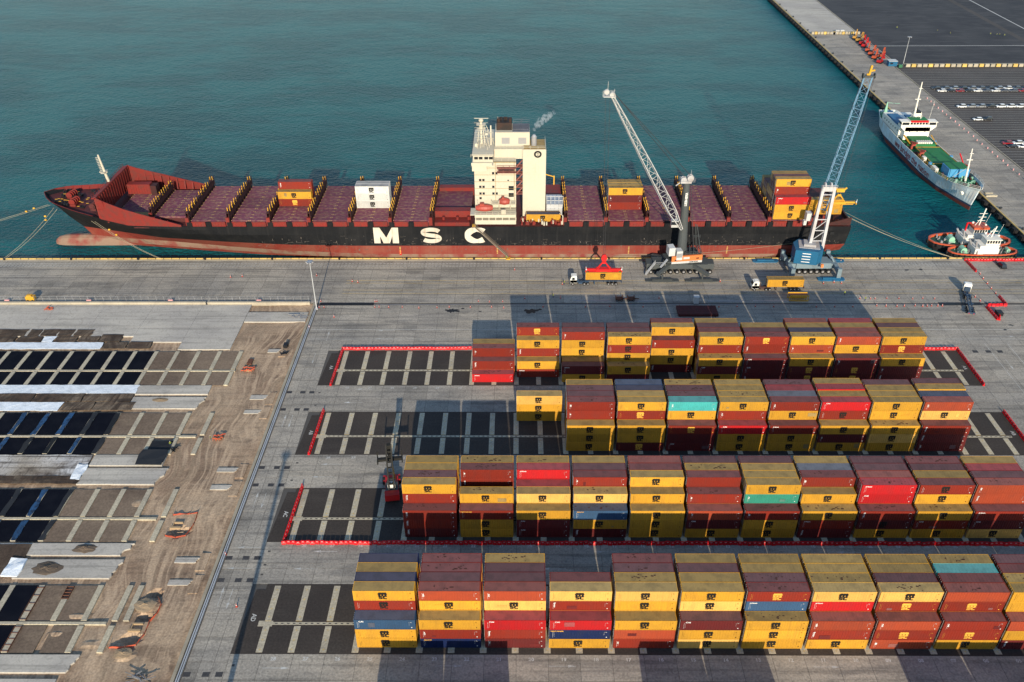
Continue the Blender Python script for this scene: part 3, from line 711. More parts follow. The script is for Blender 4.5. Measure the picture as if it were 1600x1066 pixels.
def cont_meshes(L, H):
    d = {}
    b = MB(); corr(b, .03, L, .14, H-.07, 1, n=int(L/.55)); corr(b, 2.41, L, .14, H-.07, -1, n=int(L/.55))
    b.box(.03, .07, .1, 2.34, .14, H-.07); b.box(L-.07, L-.03, .1, 2.34, .14, H-.07); b.box(.07, L-.07, .08, 2.36, .12, .16)
    for i in range(4): b.box(L-.03, L, .25+i*.5, .42+i*.5, .2, H-.12)
    d['body'] = b.mesh('body', [None])
    b = MB(); b.box(.05, L-.05, .05, 2.39, H-.09, H-.045)
    n = int(L/.75)
    for i in range(n):
        x = .25+(L-.5)*i/n; b.box(x, x+.32, .14, 2.30, H-.05, H-.02, bottom=False)
    d['roof'] = b.mesh('roof', [None])
    b = MB()
    for x in (0, L-.16):
        for y in (0, 2.28): b.box(x, x+.16, y, y+.16, 0, H)
        b.box(x, x+.12, .16, 2.28, H-.11, H-.005); b.box(x, x+.12, .16, 2.28, .0, .13)
    for y in (0, 2.38): b.box(.16, L-.16, y, y+.06, H-.09, H-.01); b.box(.16, L-.16, y, y+.06, .0, .14)
    d['frame'] = b.mesh('frame', [None])
    b = MB()
    b.box(-.035, .03, .16, 1.21, .14, H-.12)
    for y in (.42, .9): b.cyl((-.07, y, .1), (-.07, y, H-.1), .03, n=5, m=1); b.box(-.10, -.05, y-.1, y+.22, 1.0, 1.08, 1)
    d['door'] = b.mesh('door', [None, MATS['galv']])
    return d
C40 = cont_meshes(CL, T-.02)
def flat_text(items, name, mat):
    """items: (text, size, x, z, rot90, bold, sx) on the front face"""
    mb = MB()
    for s, sz, x, z, rot, bold, sx in items:
        xa, ya = ((1, 0, 0), (0, 0, 1)) if not rot else ((0, 0, -1), (1, 0, 0))
        text_on(mb, s, sz, (x, -.008, z), xa, ya, bold, sx)
    # a few millimetres of real thickness
    return mb.mesh(name, [mat])
H_ = T/2
lg = MB(); zt, y_ = H_+.92, -.012
def lb(x0, x1, z0, z1): lg.box(4.95+x0, 4.95+x1, y_, 0, zt+z0, zt+z1)
lb(.08, 1.70, -.26, 0); lb(-.06, 1.82, -.55, -.26)
for x0, x1 in ((.04, .50), (.66, 1.10), (1.26, 1.72)): lb(x0, x1, -.95, -.5)
lb(-.08, 1.84, -1.06, -.96)
for x0, x1, z0, z1 in ((.14, .82, -1.32, -1.10), (.06, .36, -1.50, -1.26), (.10, .84, -1.66, -1.44), (.56, .88, -1.86, -1.62), (.08, .80, -2.04, -1.80),
                       (1.0, 1.72, -1.34, -1.10), (.92, 1.26, -1.88, -1.24), (1.0, 1.72, -2.04, -1.80)): lb(x0, x1, z0*.93, z1*.93)
LOGO = lg.mesh('logo', [MATS['logo_black']])
TICKS = {}
def marks(name, mat, left=True):
    mb = MB()
    for i in range(8): mb.box(.66, .71, -.012, -.004, .55+i*.22, .66+i*.22)
    for i in range(6): mb.box(.94, .98, -.012, -.004, .75+i*.22, .84+i*.22)
    for i in range(4): mb.box(CL-1.3, CL-1.18, -.012, -.004, 1.3+i*.26, 1.33+i*.26)
    mb.box(CL-.85, CL-.65, -.012, -.004, .5, .7); mb.box(CL-1.0, CL-.7, -.012, -.004, 2.1, 2.16)
    return mb.mesh(name, [mat])
LET_BLK = marks('lettering', MATS['logo_black']); LET_WHT = marks('lettering', MATS['mark_white'])
TXT = {'v': [flat_text([(s, .5, .95, H_+.25, 1, .015, 1.0)], 'lettering', MATS['mark_white']) for s in ('florens', 'tex', 'gold', 'beacon', 'seaco')],
       'h': [flat_text([(s, .5, 1.45, T-.5, 0, .015, 1.25)], 'lettering', MATS['mark_white']) for s in ('CAI', 'CAI', 'triton')],
       't': [flat_text([(s, .42, 1.5, T-.45, 0, .01, 1.2)], 'lettering', MATS['logo_gold']) for s in ('SEACO', 'TEXTAINER')],
       's': [flat_text([(s, .4, .9, H_+.2, 1, .06, 1.5)], 'lettering', MATS['mark_white']) for s in ('iii', 'o', 'III')]}
PT = {k: 'paint_'+v[0].replace(' ', '_') for k, v in CC.items()}; RF = {k: 'roof_'+v[0].replace(' ', '_') for k, v in CC.items()}
rst = random.Random(3)
PATCH = MB().box(0, 1, -.006, .02, 0, 1).mesh('repair_patch', [None])
SPL = []
for q in range(5):
    mb = MB()
    for _ in range(14):
        cx, cy = 5.6+rst.gauss(0, 1.9), 1.2+rst.gauss(0, .45); r = rst.uniform(.04, .22); cy = min(max(cy, .3), 2.1)
        n = 7; vs = [(cx+r*rst.uniform(.5, 1.3)*math.cos(6.283*i/n)*1.6, cy+r*rst.uniform(.5, 1.1)*math.sin(6.283*i/n), T-.032) for i in range(n)]
        mb.add(vs, [tuple(range(n))])
    SPL.append(mb.mesh('rust_patch', [MATS['roof_rust']]))
def container(x, y, z, col, mk_, label, group=None, show_roof=True, face=True, rz=0, roofcol=None):
    r = root('shipping_container', (x, y, z), label, 'container', group, rz)
    inst('body', C40['body'], r, mat=PT[col]); inst('roof', C40['roof'], r, mat=RF[roofcol or col]); inst('frame', C40['frame'], r, mat=PT[col])
    inst('door', C40['door'], r, mat=PT[col]); inst('door', C40['door'], r, (0, 1.21-.14, 0), mat=PT[col])
    if face:
        if mk_ in 'mcg':
            o = inst('logo', LOGO, r, mat='logo_gold' if mk_ == 'g' else 'logo_black'); inst('lettering', LET_WHT if mk_ == 'c' else LET_BLK, r, mat='logo_gold' if mk_ == 'g' else None)
        elif mk_ in TXT:
            inst('lettering', rst.choice(TXT[mk_]), r); inst('lettering', LET_WHT, r)
            if rst.random() < .5: pass
    if face and rst.random() < .22:
        w, h = rst.uniform(.5, 2.2), rst.uniform(.4, 1.5); px = rst.choice([rst.uniform(1.6, 4), rst.uniform(7.6, 10)]); pz = rst.uniform(.2, 1.1)
        o = inst('repair_patch', PATCH, r, (px, 0, pz), sc=(w, 1, h), mat=rst.choice([PT[col], 'paint_dark_maroon' if col in 'RSKM' else RF[col], RF[col]]))
    if show_roof and rst.random() < .3: inst('rust_patch', rst.choice(SPL), r)
    return r
YARD = {
 3: (-32.773, ["YmYmBh|3RcYm|4N_|4Y_|4N_", "NtRvYm|3YmSv|4M_|4R_|4R_", "MvRvKh|3PmSv|4M_|4M_|4Y_", "YmNtKh|3RvPm|4R_||", "RvS_Ym|3YmPm|4Y_|4M_|4R_", "PmYmMh|3PmYm|4Y_|4M_|4Y_",
               "YmYmYm|3BhRg|4M_|4Y_|4Y_", "YmRvSv|3KhPm|4Y_|4Y_|4Y_", "SsRgSv|3RgPm|4M_|4Y_|4Y_", "YmRgRv|3RgS_|4R_|4T_|4Y_", "MvYmS_|3YmYm|4Y_|4R_|4M_"]),
 2: (-26.404, ["MvRvRv|3RvYm|4M_|4Y_|4Y_", "YmYmRt|3Ym|3|3RvRs|4Y_", "MhMhYm|3Pm|3K_|4Kh|4Y_", "MvYmBt|3Pm|4Rs|4M_|4Y_", "YmYmYm|3Ym|4Ym|4R_|4S_", "YmMhSv|3Rs|4R_|4Y_|4M_",
               "YmYmRs|3GvYm|4Y_|4Y_|4M_", "MvRhYm|3Ym|4Rs|4A_|4Y_", "YmMcRv|3KhKh|4S_|4M_|4M_", "YmRhYm|3YmRc|4Y_|4M_|4R_", "PmMhRh|3SvSv|4M_|4K_|4Y_"]),
 1: (12.397, ["YmYmYm|3RsRs|4M_|4M_|4Y_", "MgYmYm|3RgYm|4Y_|4N_|4B_", "MhM_Rg|3YmTv|4M_|4M_|4Y_", "YmYmKh|3RvYm|4Y_|4Y_|4Y_", "YmYmRh|3YmRv|4A_|4K_|4M_", "YmMsYm|3RcKh|4Y_|4Kh|4Y_",
              "YmPmYm|3YmYm|4Y_|4Y_|4M_", "MvMvRv|3PmSv|4B_|4Ym|4M_"]),
 0: (-13.475, ["Kh|1Rv|2Rs|2Y_|", "|RhYm|2RvYm|4Rg|", "YmMh|1Y_|2YmYmRv|4M_|", "M_Ym|2YmRcYm|4M_|4M_|", "||MvYmYmRs|4Ym|4R_", "YmMhYm|3RvYm|4R_|4M_|4Y_", "MvMhMh|3RvRg|4M_|4Y_|",
               "MgMgYm|3SsYm|4N_|4Y_|4S_", "MgMgMs|3YmSv|4S_|4Y_|4K_", "MvMsYm|3RgYm|4Y_|4M_|4Y_"])}
ORD = ['first', 'second', 'third', 'fourth', 'fifth', 'sixth', 'seventh', 'eighth', 'ninth', 'tenth', 'eleventh']
allc = []   # (row, bay, rank, tier, x, y, z, col, mark, seen_face, seen_roof)
def parse(s):
    if not s: return []
    h = 0
    if s[0].isdigit(): h = int(s[0]); s = s[1:]
    out = [None]*h+[(s[i], s[i+1]) for i in range(0, len(s), 2)]
    return out
def put_bay(row, bay, x, y0, spec, tb=0):
    hs = [parse(p) for p in spec.split('|')]
    for k, st in enumerate(hs):
        hf = max([len(hs[k-1])] if k else [0])
        for t, c in enumerate(st):
            lift = .10*t if (row == 1 and bay in (5, 7) and k >= 3) else 0
            top = t == len(st)-1
            face = t >= hf and c is not None
            cc = c or (rst.choice('YYYMRSMP'), '_')
            allc.append([row, bay, k, t, x+rst.uniform(-.05, .05), y0+k*RK+rst.uniform(-.01, .01), .035+t*T+lift, cc[0], cc[1], face, top, len(st)])
for row, (x0, bays) in YARD.items():
    for b, s in enumerate(bays): put_bay(row, b, x0+P_*b, Y0[row], s)
for t, c in enumerate('YYP'): allc.append([1, -1, 0, t, 12.397-P_, Y0[1]+5*RK, .035+t*T, c, 'm', True, t == 2, 3])
def seen(c):
    y, x, z = c[5], c[4], c[6]; d = math.sqrt(x*x+y*y+(CAM_H-z)**2)
    if x > 112+(140-y)*-.02 and abs(x+2)/math.hypot(y, CAM_H-z)*1350 > 815: return 0
    a = (2.8*.83 if c[9] else 0)+(2.44*.55 if c[10] else 0)
    return a*(1350/d)**2*12
allc.sort(key=lambda c: -seen(c))
RN = ['farthest row', 'third row', 'second row', 'nearest row']; TN = ['bottom', 'second up', 'third up', 'fourth up', 'topmost']
KN = ['front line', 'second line', 'third line', 'fourth line', 'back line']
ncont = 0; rest = []
for c in allc:
    row, bay, k, t, x, y, z, col, mk_, face, top, ht = c
    if ncont >= 285 or seen(c) <= 0: rest.append(c); continue
    ncont += 1
    cn = CC[col][0]; lg = {'m': 'with black logo', 'c': 'with black logo', 'g': 'with gold logo', 'v': 'with upright white lettering', 'h': 'with white lettering', 't': 'with gold lettering', 's': 'with small white marks'}.get(mk_, '') if face else ''
    tn = 'top' if top and t < 4 else TN[t].replace('topmost', 'top')
    if bay < 0: lab = '%s container %s, %s of the short stack left of the third row' % (cn, lg, tn)
    else: lab = '%s container %s, %s, %s, %s block from left, %s' % (cn, lg if len(lg) < 18 else 'lettered', tn, KN[k], ORD[bay], RN[row].replace(' row', ' row'))
    lab = ' '.join(lab.replace(' ,', ',').split()); lab = lab.replace(' block from left', ' block').replace('container lettered', 'container').replace('small white marks', 'white marks').replace('upright white lettering', 'upright lettering') if len(lab.split()) > 16 else lab
    if len(lab.split()) > 16: lab = lab.replace('with ', '').replace('second up', 'second')
    container(x, y, z, col, mk_, lab, 'containers stacked on the yard', top, face)
# what lies beneath, behind and below the frame: plain stacked containers in one object
sm = MB(); keys = list(PT)
for k in range(81): pass
off = []
for x0, hs in ((-26.4, (3, 3, 3, 3, 3)), (-13.43, (3, 3, 3, 3, 3)), (25.5, (3, 3, 3, 3, 3)), (38.45, (3, 3, 3, 3, 3)), (77.35, (3, 3, 3, 3, 3)), (90.3, (3, 3, 3, 3, 3)), (103.3, (3, 3, 3, 3, 3)), (116.2, (3, 3, 3, 3, 3))):
    for k, h in enumerate(hs):
        for t in range(h): off.append([0, 0, k, t, x0, 81.1+k*RK, .035+t*T, rst.choice('YMRSYB'), '_', 0, t == h-1, h])
for k, h in enumerate((5, 5, 5, 5, 5)):
    for t in range(h): off.append([0, 0, k, t, -32.773+P_*11, Y0[3]+k*RK, .035+t*T, rst.choice('YMRSY'), '_', 0, t == h-1, h])
for c in rest+off:
    x, y, z, col = c[4], c[5], c[6], c[7]; mi = keys.index(col); H = T-.02
    sm.box(x+.05, x+CL-.05, y+.05, y+2.39, z+.06, z+H-.06, mi)
    for xx in (x, x+CL-.16):
        for yy in (y, y+2.28): sm.box(xx, xx+.16, yy, yy+.16, z, z+H, mi)
    for zz in (z, z+H-.12):
        sm.box(x+.16, x+CL-.16, y, y+.06, zz, zz+.12, mi); sm.box(x+.16, x+CL-.16, y+2.38, y+2.44, zz, zz+.12, mi)
    sm.box(x+.02, x+.07, y+.2, y+2.2, z+.15, z+H-.15, mi)
    if c[10]: sm.box(x+.07, x+CL-.07, y+.07, y+2.37, z+H-.06, z+H-.03, mi+len(keys))
    for i in range(10): sm.box(x+.4+i*1.17, x+.95+i*1.17, y+.02, y+.05, z+.15, z+H-.15, mi, bottom=False)
sm.build('stacked_containers', [MATS[PT[k]] for k in keys]+[MATS[RF[k]] for k in keys], kind='stuff')

# ================================================================ THE BIG CONTAINER SHIP
CY = 294.6
paint('hull_black', (.0038, .0045, .006), .8, amt=.4, streak=.5, dirt=(.016, .0155, .016), scale=.2, fine=.3)
paint('hull_red', (.165, .028, .02), .6, amt=.5, streak=.35, dirt=(.19, .075, .05), scale=.15)
paint('hull_pink', (.19, .125, .09), .75, amt=.9, dirt=(.17, .028, .024), scale=.22)
paint('deck_red', (.165, .018, .014), .6, amt=.5, dirt=(.08, .03, .025), streak=.2, scale=.6)
paint('deck_purple', (.125, .036, .060), .75, amt=.75, dirt=(.20, .115, .082), scale=.7, fine=.45, var=.18)
paint('deck_maroon', (.075, .018, .018), .7, amt=.6, dirt=(.03, .016, .014), scale=.9)
paint('lash_dark', (.045, .014, .013), .7, amt=.5, dirt=(.015, .012, .012), scale=.8)
paint('cream', (.43, .40, .32), .5, var=.02, amt=.10, streak=.12, dirt=(.42, .28, .16))
paint('ship_yellow', (.50, .27, .025), .5, amt=.3)
paint('hull_white', (.48, .45, .38), .5, amt=.2, streak=.35, dirt=(.35, .16, .07))
paint('hull_scuff', (.11, .095, .08), .8, var=.3, amt=.7, scale=2)
paint('funnel_black', (.02, .016, .015), .7, amt=.5, dirt=(.07, .03, .02))
ship = root('container_ship', (0, CY, ZW), 'long black container ship with red deck moored along the quay', 'container ship')
def zsh(x):
    P = [(-175.5, 18.6), (-165, 17.1), (-159, 16.4), (-149.4, 15), (-139, 12.9), (-117, 12.3), (200, 12.0)]
    for (a, b), (c, d) in zip(P, P[1:]):
        if x <= c: return b+(d-b)*max(0, x-a)/(c-a)
    return 12.0
lv = [(-9, -150, 100, [(-150, .05), (-120, 2.5), (-90, 7), (-60, 12), (-40, 14.8), (70, 13.5), (90, 6), (100, .3)]),
      (-3.2, -161, 108, [(-161, .1), (-150, 1.2), (-123, 5.2), (-98, 9), (-78, 11.6), (-50, 15.2), (-30, 16), (80, 15.8), (98, 9), (108, .4)]),
      (-1.0, -161.8, 113, [(-161.8, .1), (-150, 2.0), (-123, 6.6), (-98, 10.2), (-78, 13), (-50, 15.6), (-30, 16.15), (86, 16.1), (104, 12.5), (113, 8)]),
      (1.2, -162, 117, [(-162, .12), (-150, 2.9), (-131, 5.6), (-107, 10), (-84, 13.4), (-55, 15.9), (-40, 16.15), (95, 16.15), (110, 14.6), (117, 13)]),
      (4.6, -164.3, 117.6, [(-164.3, .15), (-150, 4.2), (-131.5, 9.5), (-107, 12.9), (-84, 15.2), (-60, 16.15), (105, 16.15), (117.6, 15)]),
      (9, -168.8, 117.9, [(-168.8, .15), (-160, 5), (-150, 9), (-138, 12.6), (-120, 15.3), (-100, 16.15), (117.9, 15.8)]),
      (lambda x: zsh(x)-1.3, -173.8, 118, [(-173.8, .3), (-170, 5.9), (-165, 8.8), (-159, 11.5), (-149.4, 14.2), (-140, 15.6), (-126, 16.15), (118, 16.1)]),
      (zsh, -175.2, 118, [(-175.2, .3), (-172, 5.6), (-168, 8.3), (-165, 9.7), (-159, 12.4), (-149.4, 15), (-140, 16.15), (118, 16.15)])]
hb, rows = loft(lv, 70)
xf(hb, lambda p: (p.x, p.y+CY, p.z))
hb.m = [{0: 0, 1: 0, 2: 1, 3: 2}.get(m, 3) for m in hb.m]
hull = hb.build('hull', ['hull_red', 'hull_pink', 'hull_red', 'hull_black'], ship)
# bulb
bl = MB(); vs = []; fs = []; n = 14
prof = [(-176.6, .05), (-176.2, .45), (-175, .72), (-172.5, .92), (-168, 1), (-160, 1), (-150, .95), (-138, .8)]
for x, s_ in prof:
    for i in range(n):
        a = 2*math.pi*i/n; vs.append((x, CY+2.7*s_*math.cos(a)+0, -2.3+3.6*s_*math.sin(a)))
for j in range(len(prof)-1):
    for i in range(n): fs.append((j*n+i, (j+1)*n+i, (j+1)*n+(i+1) % n, j*n+(i+1) % n))
fs.append(tuple(range(n-1, -1, -1)))
bl.add(vs, fs); bl.build('bulbous_bow', 'hull_pink', ship)
# decks
dk = MB(); tp = rows[-1]; poly = [(x, CY-h+.2) for x, h, z in tp if x > -139]+[(x, CY+h-.2) for x, h, z in reversed(tp) if x > -139]
dk.prism(poly, 11.6, 11.95); dk.build('main_deck', 'deck_maroon', ship)
fd = MB(); A = [(x, h, z) for x, h, z in rows[-2] if x < -136]
vs = [(x, CY-max(0, h-.15), z+.1) for x, h, z in A]+[(x, CY+max(0, h-.15), z+.1) for x, h, z in A]; k = len(A)
fd.add(vs, [(i, i+1, k+i+1, k+i) for i in range(k-1)]); fd.build('forecastle_deck', 'deck_maroon', ship)
bw = MB()       # inner bulwark skin with stays
A = [(x, h, z) for x, h, z in rows[-1] if x < -150]
for s_ in (-1, 1):
    for (x, h, z), (x2, h2, z2) in zip(A, A[1:]):
        bw.add([(x, CY+s_*max(0, h-1.3), z-1.2), (x2, CY+s_*max(0, h2-1.3), z2-1.2), (x2, CY+s_*(h2-.2), z2), (x, CY+s_*(h-.2), z)], [(0, 1, 2, 3) if s_ > 0 else (3, 2, 1, 0)])
        bw.bar((x, CY+s_*max(0, h-.2), z+.03), (x2, CY+s_*max(0, h2-.2), z2+.03), .22, .08)
        bw.bar((x, CY+s_*max(0, h-1.6), z-1.2), (x, CY+s_*max(0, h-.3), z-.1), .12)
bw.build('bulwark', 'deck_red', ship)
# MSC lettering on the side
for s, X in (('M', -47.6), ('S', -31.4), ('C', -15.0)):
    mb = MB(); yy = CY-16.22
    if s == 'M':
        P_M = [[(-4.45, 3.1), (-4.45, -3.1), (-2.2, -3.1), (-2.2, 3.1)], [(2.2, 3.1), (2.2, -3.1), (4.45, -3.1), (4.45, 3.1)], [(-2.25, 3.1), (-1.0, -3.1), (0, -3.1), (0, 1.0 - 1.6), (-.9, 3.1)], [(2.25, 3.1), (.9, 3.1), (0, -.6), (0, -3.1), (1.0, -3.1)]]
        for q in P_M[:2]: mb.add([(X+a, yy, 8.75+b) for a, b in q], [(0, 1, 2, 3)])
        for q in ([(-2.2, 3.1), (-2.2, -.2), (-1.15, -3.1), (0, -3.1), (0, -.9)], [(2.2, 3.1), (0, -.9), (0, -3.1), (1.15, -3.1), (2.2, -.2)]): mb.add([(X+a, yy-.005, 8.75+b) for a, b in q], [tuple(range(5))])
    else:
        if s == 'C': cl = [((3.35*math.cos(R_(t)), 2.25*math.sin(R_(t))), (.98 if math.cos(R_(t)) < 0 else .8)*abs(math.cos(R_(t)))+.72*abs(math.sin(R_(t)))) for t in range(42, 319, 8)]
        else:
            cl = [((2.95*math.cos(R_(t)), 1.18+1.12*math.sin(R_(t))), .78) for t in range(18, 262, 12)]
            cl += [((2.95*math.cos(R_(t)), -1.18+1.12*math.sin(R_(t))), .78) for t in range(86, -163, -12)]
        A, B = [], []
        for i, ((a, b), w) in enumerate(cl):
            p = cl[max(0, i-1)][0]; q = cl[min(len(cl)-1, i+1)][0]; d = Vector((q[0]-p[0], q[1]-p[1])).normalized(); nx, nz_ = -d.y, d.x
            A.append((X+a+nx*w, yy, 8.75+b+nz_*w)); B.append((X+a-nx*w, yy, 8.75+b-nz_*w))
        k = len(A); mb.add(A+B, [(i, i+1, k+i+1, k+i) for i in range(k-1)])
    mb.build('hull_letter', 'hull_white', ship)
sml = MB(); 
for s, X, z in (('MSC NITYA B', -135, 11.6), ):
    pass
# side coaming, pillars, hatch covers
LBX = [-132.2, -117.75, -103.3, -88.85, -74.4, -59.95, -45.5, -31.05]+[16.7+14.45*i for i in range(7)]
bays = [(a, b) for a, b in zip(LBX, LBX[1:]) if b-a < 20]+[(-146.5, -132.2)]
cm = MB(); cm.box(-.0, 4.9, 0, .3, 0, 2.1); cm.box(-.05, 4.95, -.25, .0, 1.8, 2.1); 
for i in range(5): cm.box(.3+i*1.0, .42+i*1.0, -.12, 0, 0, 1.8)
cmm = cm.mesh('coaming_panel', ['deck_red'])
pl = MB().wedge(0, 1.9, 0, .9, 0, 2.0, 2.0).mesh('side_pillar', ['hull_black'])
hv_me = {}
for a, b in bays:
    x0, x1 = a+.75, b-.75; W_ = x1-x0
    if a > -130:
        for xx in (x0+.3, x0+W_/2+1.0):
            inst('coaming_panel', cmm, ship, (xx, -15.95, 11.95-ZW))
        for xx in (x0-1.4, x0+W_/2-.95): inst('side_pillar', pl, ship, (xx, -16.2, 11.95-ZW))
    n = 3
    hw = 15.2 if a > -120 else (11.5 if a > -140 else 9.0)
    for j in range(n):
        ya = -hw+2*hw*j/n; yb = -hw+2*hw*(j+1)/n
        key = (round(W_, 1), round(yb-ya, 1))
        if key not in hv_me:
            mb = MB(); d = yb-ya; mb.box(0, W_, 0, d-.12, 0, .72)
            for q in range(5): mb.box(.15, W_-.15, .15+q*d/4.2, .3+q*d/4.2, .72, .76, bottom=False)
            for q in (0, W_/2-.4, W_/2+.15, W_-.25):
                for w_ in range(5): mb.box(q, q+.25, w_*d/4.2+.05, w_*d/4.2+.3, .72, .86, 1, bottom=False)
            for q in range(9): 
                xx = rst.uniform(.5, W_-2); yy = rst.uniform(.3, d-.6); mb.box(xx, xx+rst.uniform(.5, 1.6), yy, yy+.07, .722, .735, 1, bottom=False)
            hv_me[key] = mb.mesh('hatch_cover', ['deck_purple', 'roof_pale_yellow'])
        inst('hatch_cover', hv_me[key], ship, (x0, ya, 13.42-ZW))
    MB().box(x0, x1, CY-hw, CY+hw, 11.9, 13.45).build('hatch_coaming', 'deck_maroon', ship)
# lashing bridges with yellow cell guides
for a in LBX:
    hw = 15.8 if a > -120 else 11.8
    L = root('lashing_bridge', (0, 0, 0), None, None); L.parent = ship; WORG[L] = WORG[ship]
    mb = MB(); y = CY-hw
    mb.box(a-.55, a+.55, CY-hw, CY+hw, 15.1, 15.25); mb.box(a-.5, a+.5, CY-hw, CY+hw, 17.2, 17.32); mb.box(a-.1, a+.1, CY-hw, CY+hw, 13.2, 15.2)
    k = 12
    for i in range(k+1):
        y = CY-hw+2*hw*i/k
        for xx in (a-.5, a+.4): mb.box(xx, xx+.12, y-.12, y+.12, 11.9, 18.2)
        if i < k and i % 2 == 0: mb.bar((a, y, 15.2), (a, y+2*hw/k, 17.2), .12)
    mb.box(a-.5, a-.45, CY-hw, CY+hw, 18.05, 18.12); mb.box(a+.45, a+.5, CY-hw, CY+hw, 18.05, 18.12)
    for xx in (a-.5, a+.45): mb.box(xx, xx+.05, CY-hw+.5, CY+hw-.5, 15.3, 16.9) if a > 0 or True else None
    mb.build('bridge_frame', 'lash_dark', L)
    MB().box(a-.9, a+.3, CY-hw-.3, CY-hw+.6, 12.6, 15.6).build('end_post', 'deck_red', L)
    gm = MB(); gm.prism([(-.16, 0), (.16, 0), (.05, 1.5), (-.16, 1.5)], -.1, .1, axis='y'); gmm = hv_me.setdefault('cg', gm.mesh('cell_guide', ['ship_yellow']))
    for i in range(11):
        y = -hw+2.0+(2*hw-4)*i/10
        if i % 5 == 4: continue
        for s_, xx in ((1, a+.42), (-1, a-.42)): inst('cell_guide', gmm, L, (xx, y+(.35 if s_ > 0 else 0), 17.1-ZW), (0, 0, 0 if s_ > 0 else math.pi))
# fore breakwater with side bulwarks
mb = MB()
yN, yF = CY-14.9, CY+14.7
mb.add([(-149.6, yN, 15), (-149.6, yF, 15), (-149.6, yF, 22.8), (-149.6, yN, 23.0), (-148.9, yN, 15), (-148.9, yF, 15), (-148.9, yF, 22.8), (-148.9, yN, 23.0)],
       [(0, 1, 2, 3)[::-1], (4, 5, 6, 7), (3, 2, 6, 7)[::-1], (0, 3, 7, 4), (1, 5, 6, 2)])
mb.box(-150.6, -148.8, yN, yF, 22.4, 22.7)
for i in range(16): y = yN+.5+(yF-yN-1)*i/15; mb.bar((-148.7, y, 15), (-148.7, y, 22.4), .35, .2); mb.bar((-150.4, y, 22.7), (-150.4, y, 23.6), .08)
mb.bar((-150.4, yN, 23.6), (-150.4, yF, 23.6), .08)
mb.build('breakwater', 'deck_red', ship)
for s_, xe in ((-1, -120.5), (1, -114)):
    mb = MB(); N = 12; vs = []
    for i in range(N+1):
        x = -149.2+(xe+149.2)*i/N; h = 15.05+(16.15-15.05)*min(1, i/4); zt = 23+(12.9-23)*(i/N)**.85; z0 = zsh(x)-.2
        y = CY+s_*h; vs += [(x, y, z0), (x, y, max(zt, z0+.05)), (x, y-s_*.25, z0), (x, y-s_*.25, max(zt, z0+.05))]
    fs = []
    for i in range(N):
        a = 4*i; q = [(a, a+4, a+5, a+1), (a+2, a+3, a+7, a+6), (a+1, a+5, a+7, a+3)]
        fs += q if s_ < 0 else [f[::-1] for f in q]
    mb.add(vs, fs)
    for i in range(1, N-1):
        x = -149.2+(xe+149.2)*i/N; zt = 23+(12.9-23)*(i/N)**.85; y = CY+s_*15.6; mb.bar((x, y-s_*.9, 13.2), (x, y-s_*.1, zt-.2), .25, .5)
    for q in (.3, .6):
        mb.bar((-149, CY+s_*15.2, 13+9*q), (xe-(xe+149)*q*1.05, CY+s_*15.6, 13+9*q), .15, .2)
    mb.build('side_bulwark', 'deck_red', ship)
mb = MB(); mb.cyl((-150.2, CY, 22.5), (-151.4, CY, 32.5), .55, .3, 8); mb.box(-152.6, -149.6, CY-.15, CY+.15, 26.2, 26.5); mb.box(-151.4, -150.2, CY-1.8, CY+1.8, 26.4, 26.6)
for i in range(9): mb.box(-152.1-.1*i*.6, -151.2-.1*i*.6, CY-.3, CY+.3, 27+i*.6, 27.12+i*.6)
mb.ball((-151.4, CY, 32.7), .35); mb.build('foremast', 'cream', ship)
# forecastle gear
for i, (x, y, L_) in enumerate(((-166, 1.5, 3.4), (-162.5, -4.5, 3.2), (-155, 5, 3), (-153.5, -8.5, 2.6))):
    mb = MB(); z = 16.2; mb.cyl((x-.3, CY+y-L_/2, z+1), (x+.3, CY+y+L_/2, z+1), .75, n=10)
    for q in (0, .33, .66, 1): mb.cyl((x-.3+.6*q, CY+y-L_/2+L_*q-.08, z+1), (x-.3+.6*q, CY+y-L_/2+L_*q+.08, z+1), 1.15, n=10)
    mb.box(x-1, x+1, CY+y-L_/2-.4, CY+y+L_/2+.4, z-.6, z+.2); mb.build('winch', 'deck_red' if i < 3 else 'deck_maroon', ship)
mb = MB()
for i in range(34):
    x = rst.uniform(-170, -151.5); hh = 6+(x+172)*.42; y = CY+rst.uniform(-hh, hh)*.86; r = rst.uniform(.22, .4); z = zsh(x)-1.2
    mb.cyl((x, y, z), (x, y, z+.8), r, n=7); mb.cyl((x+.9, y, z), (x+.9, y, z+.8), r, n=7); mb.box(x-.3, x+1.2, y-.35, y+.35, z, z+.2)
mb.build('mooring_bitts', 'black', ship, kind='stuff')
mb = MB()
for i in range(20):
    x = rst.uniform(-170, -151.5); hh = 6+(x+172)*.42; y = CY+rst.uniform(-hh, hh)*.86; z = zsh(x)-.35; mb.box(x, x+.9, y, y+.3, z, z+.12)
mb.build('yellow_caps', 'ship_yellow', ship, kind='stuff')
# orange crate-like locker and olive ramp in the fore well
mb = MB(); mb.box(-147.6, -138.9, CY+7.2, CY+10.2, 14.5, 18.3); mb.box(-138.8, -136.6, CY+7.0, CY+10.2, 13.9, 17.8, 1)
for i in range(9): mb.box(-147.3+i, -147.2+i, CY+7.1, CY+7.2, 14.6, 18.2)
mb.build('deck_locker', ['deck_red', 'lash_dark'], ship)
mb = MB(); mb.wedge(-146.5, -133.2, CY-12.6, CY-8.6, 13.5, 14.6, 14.4); mb.build('olive_ramp', 'roof_mustard_yellow', ship)
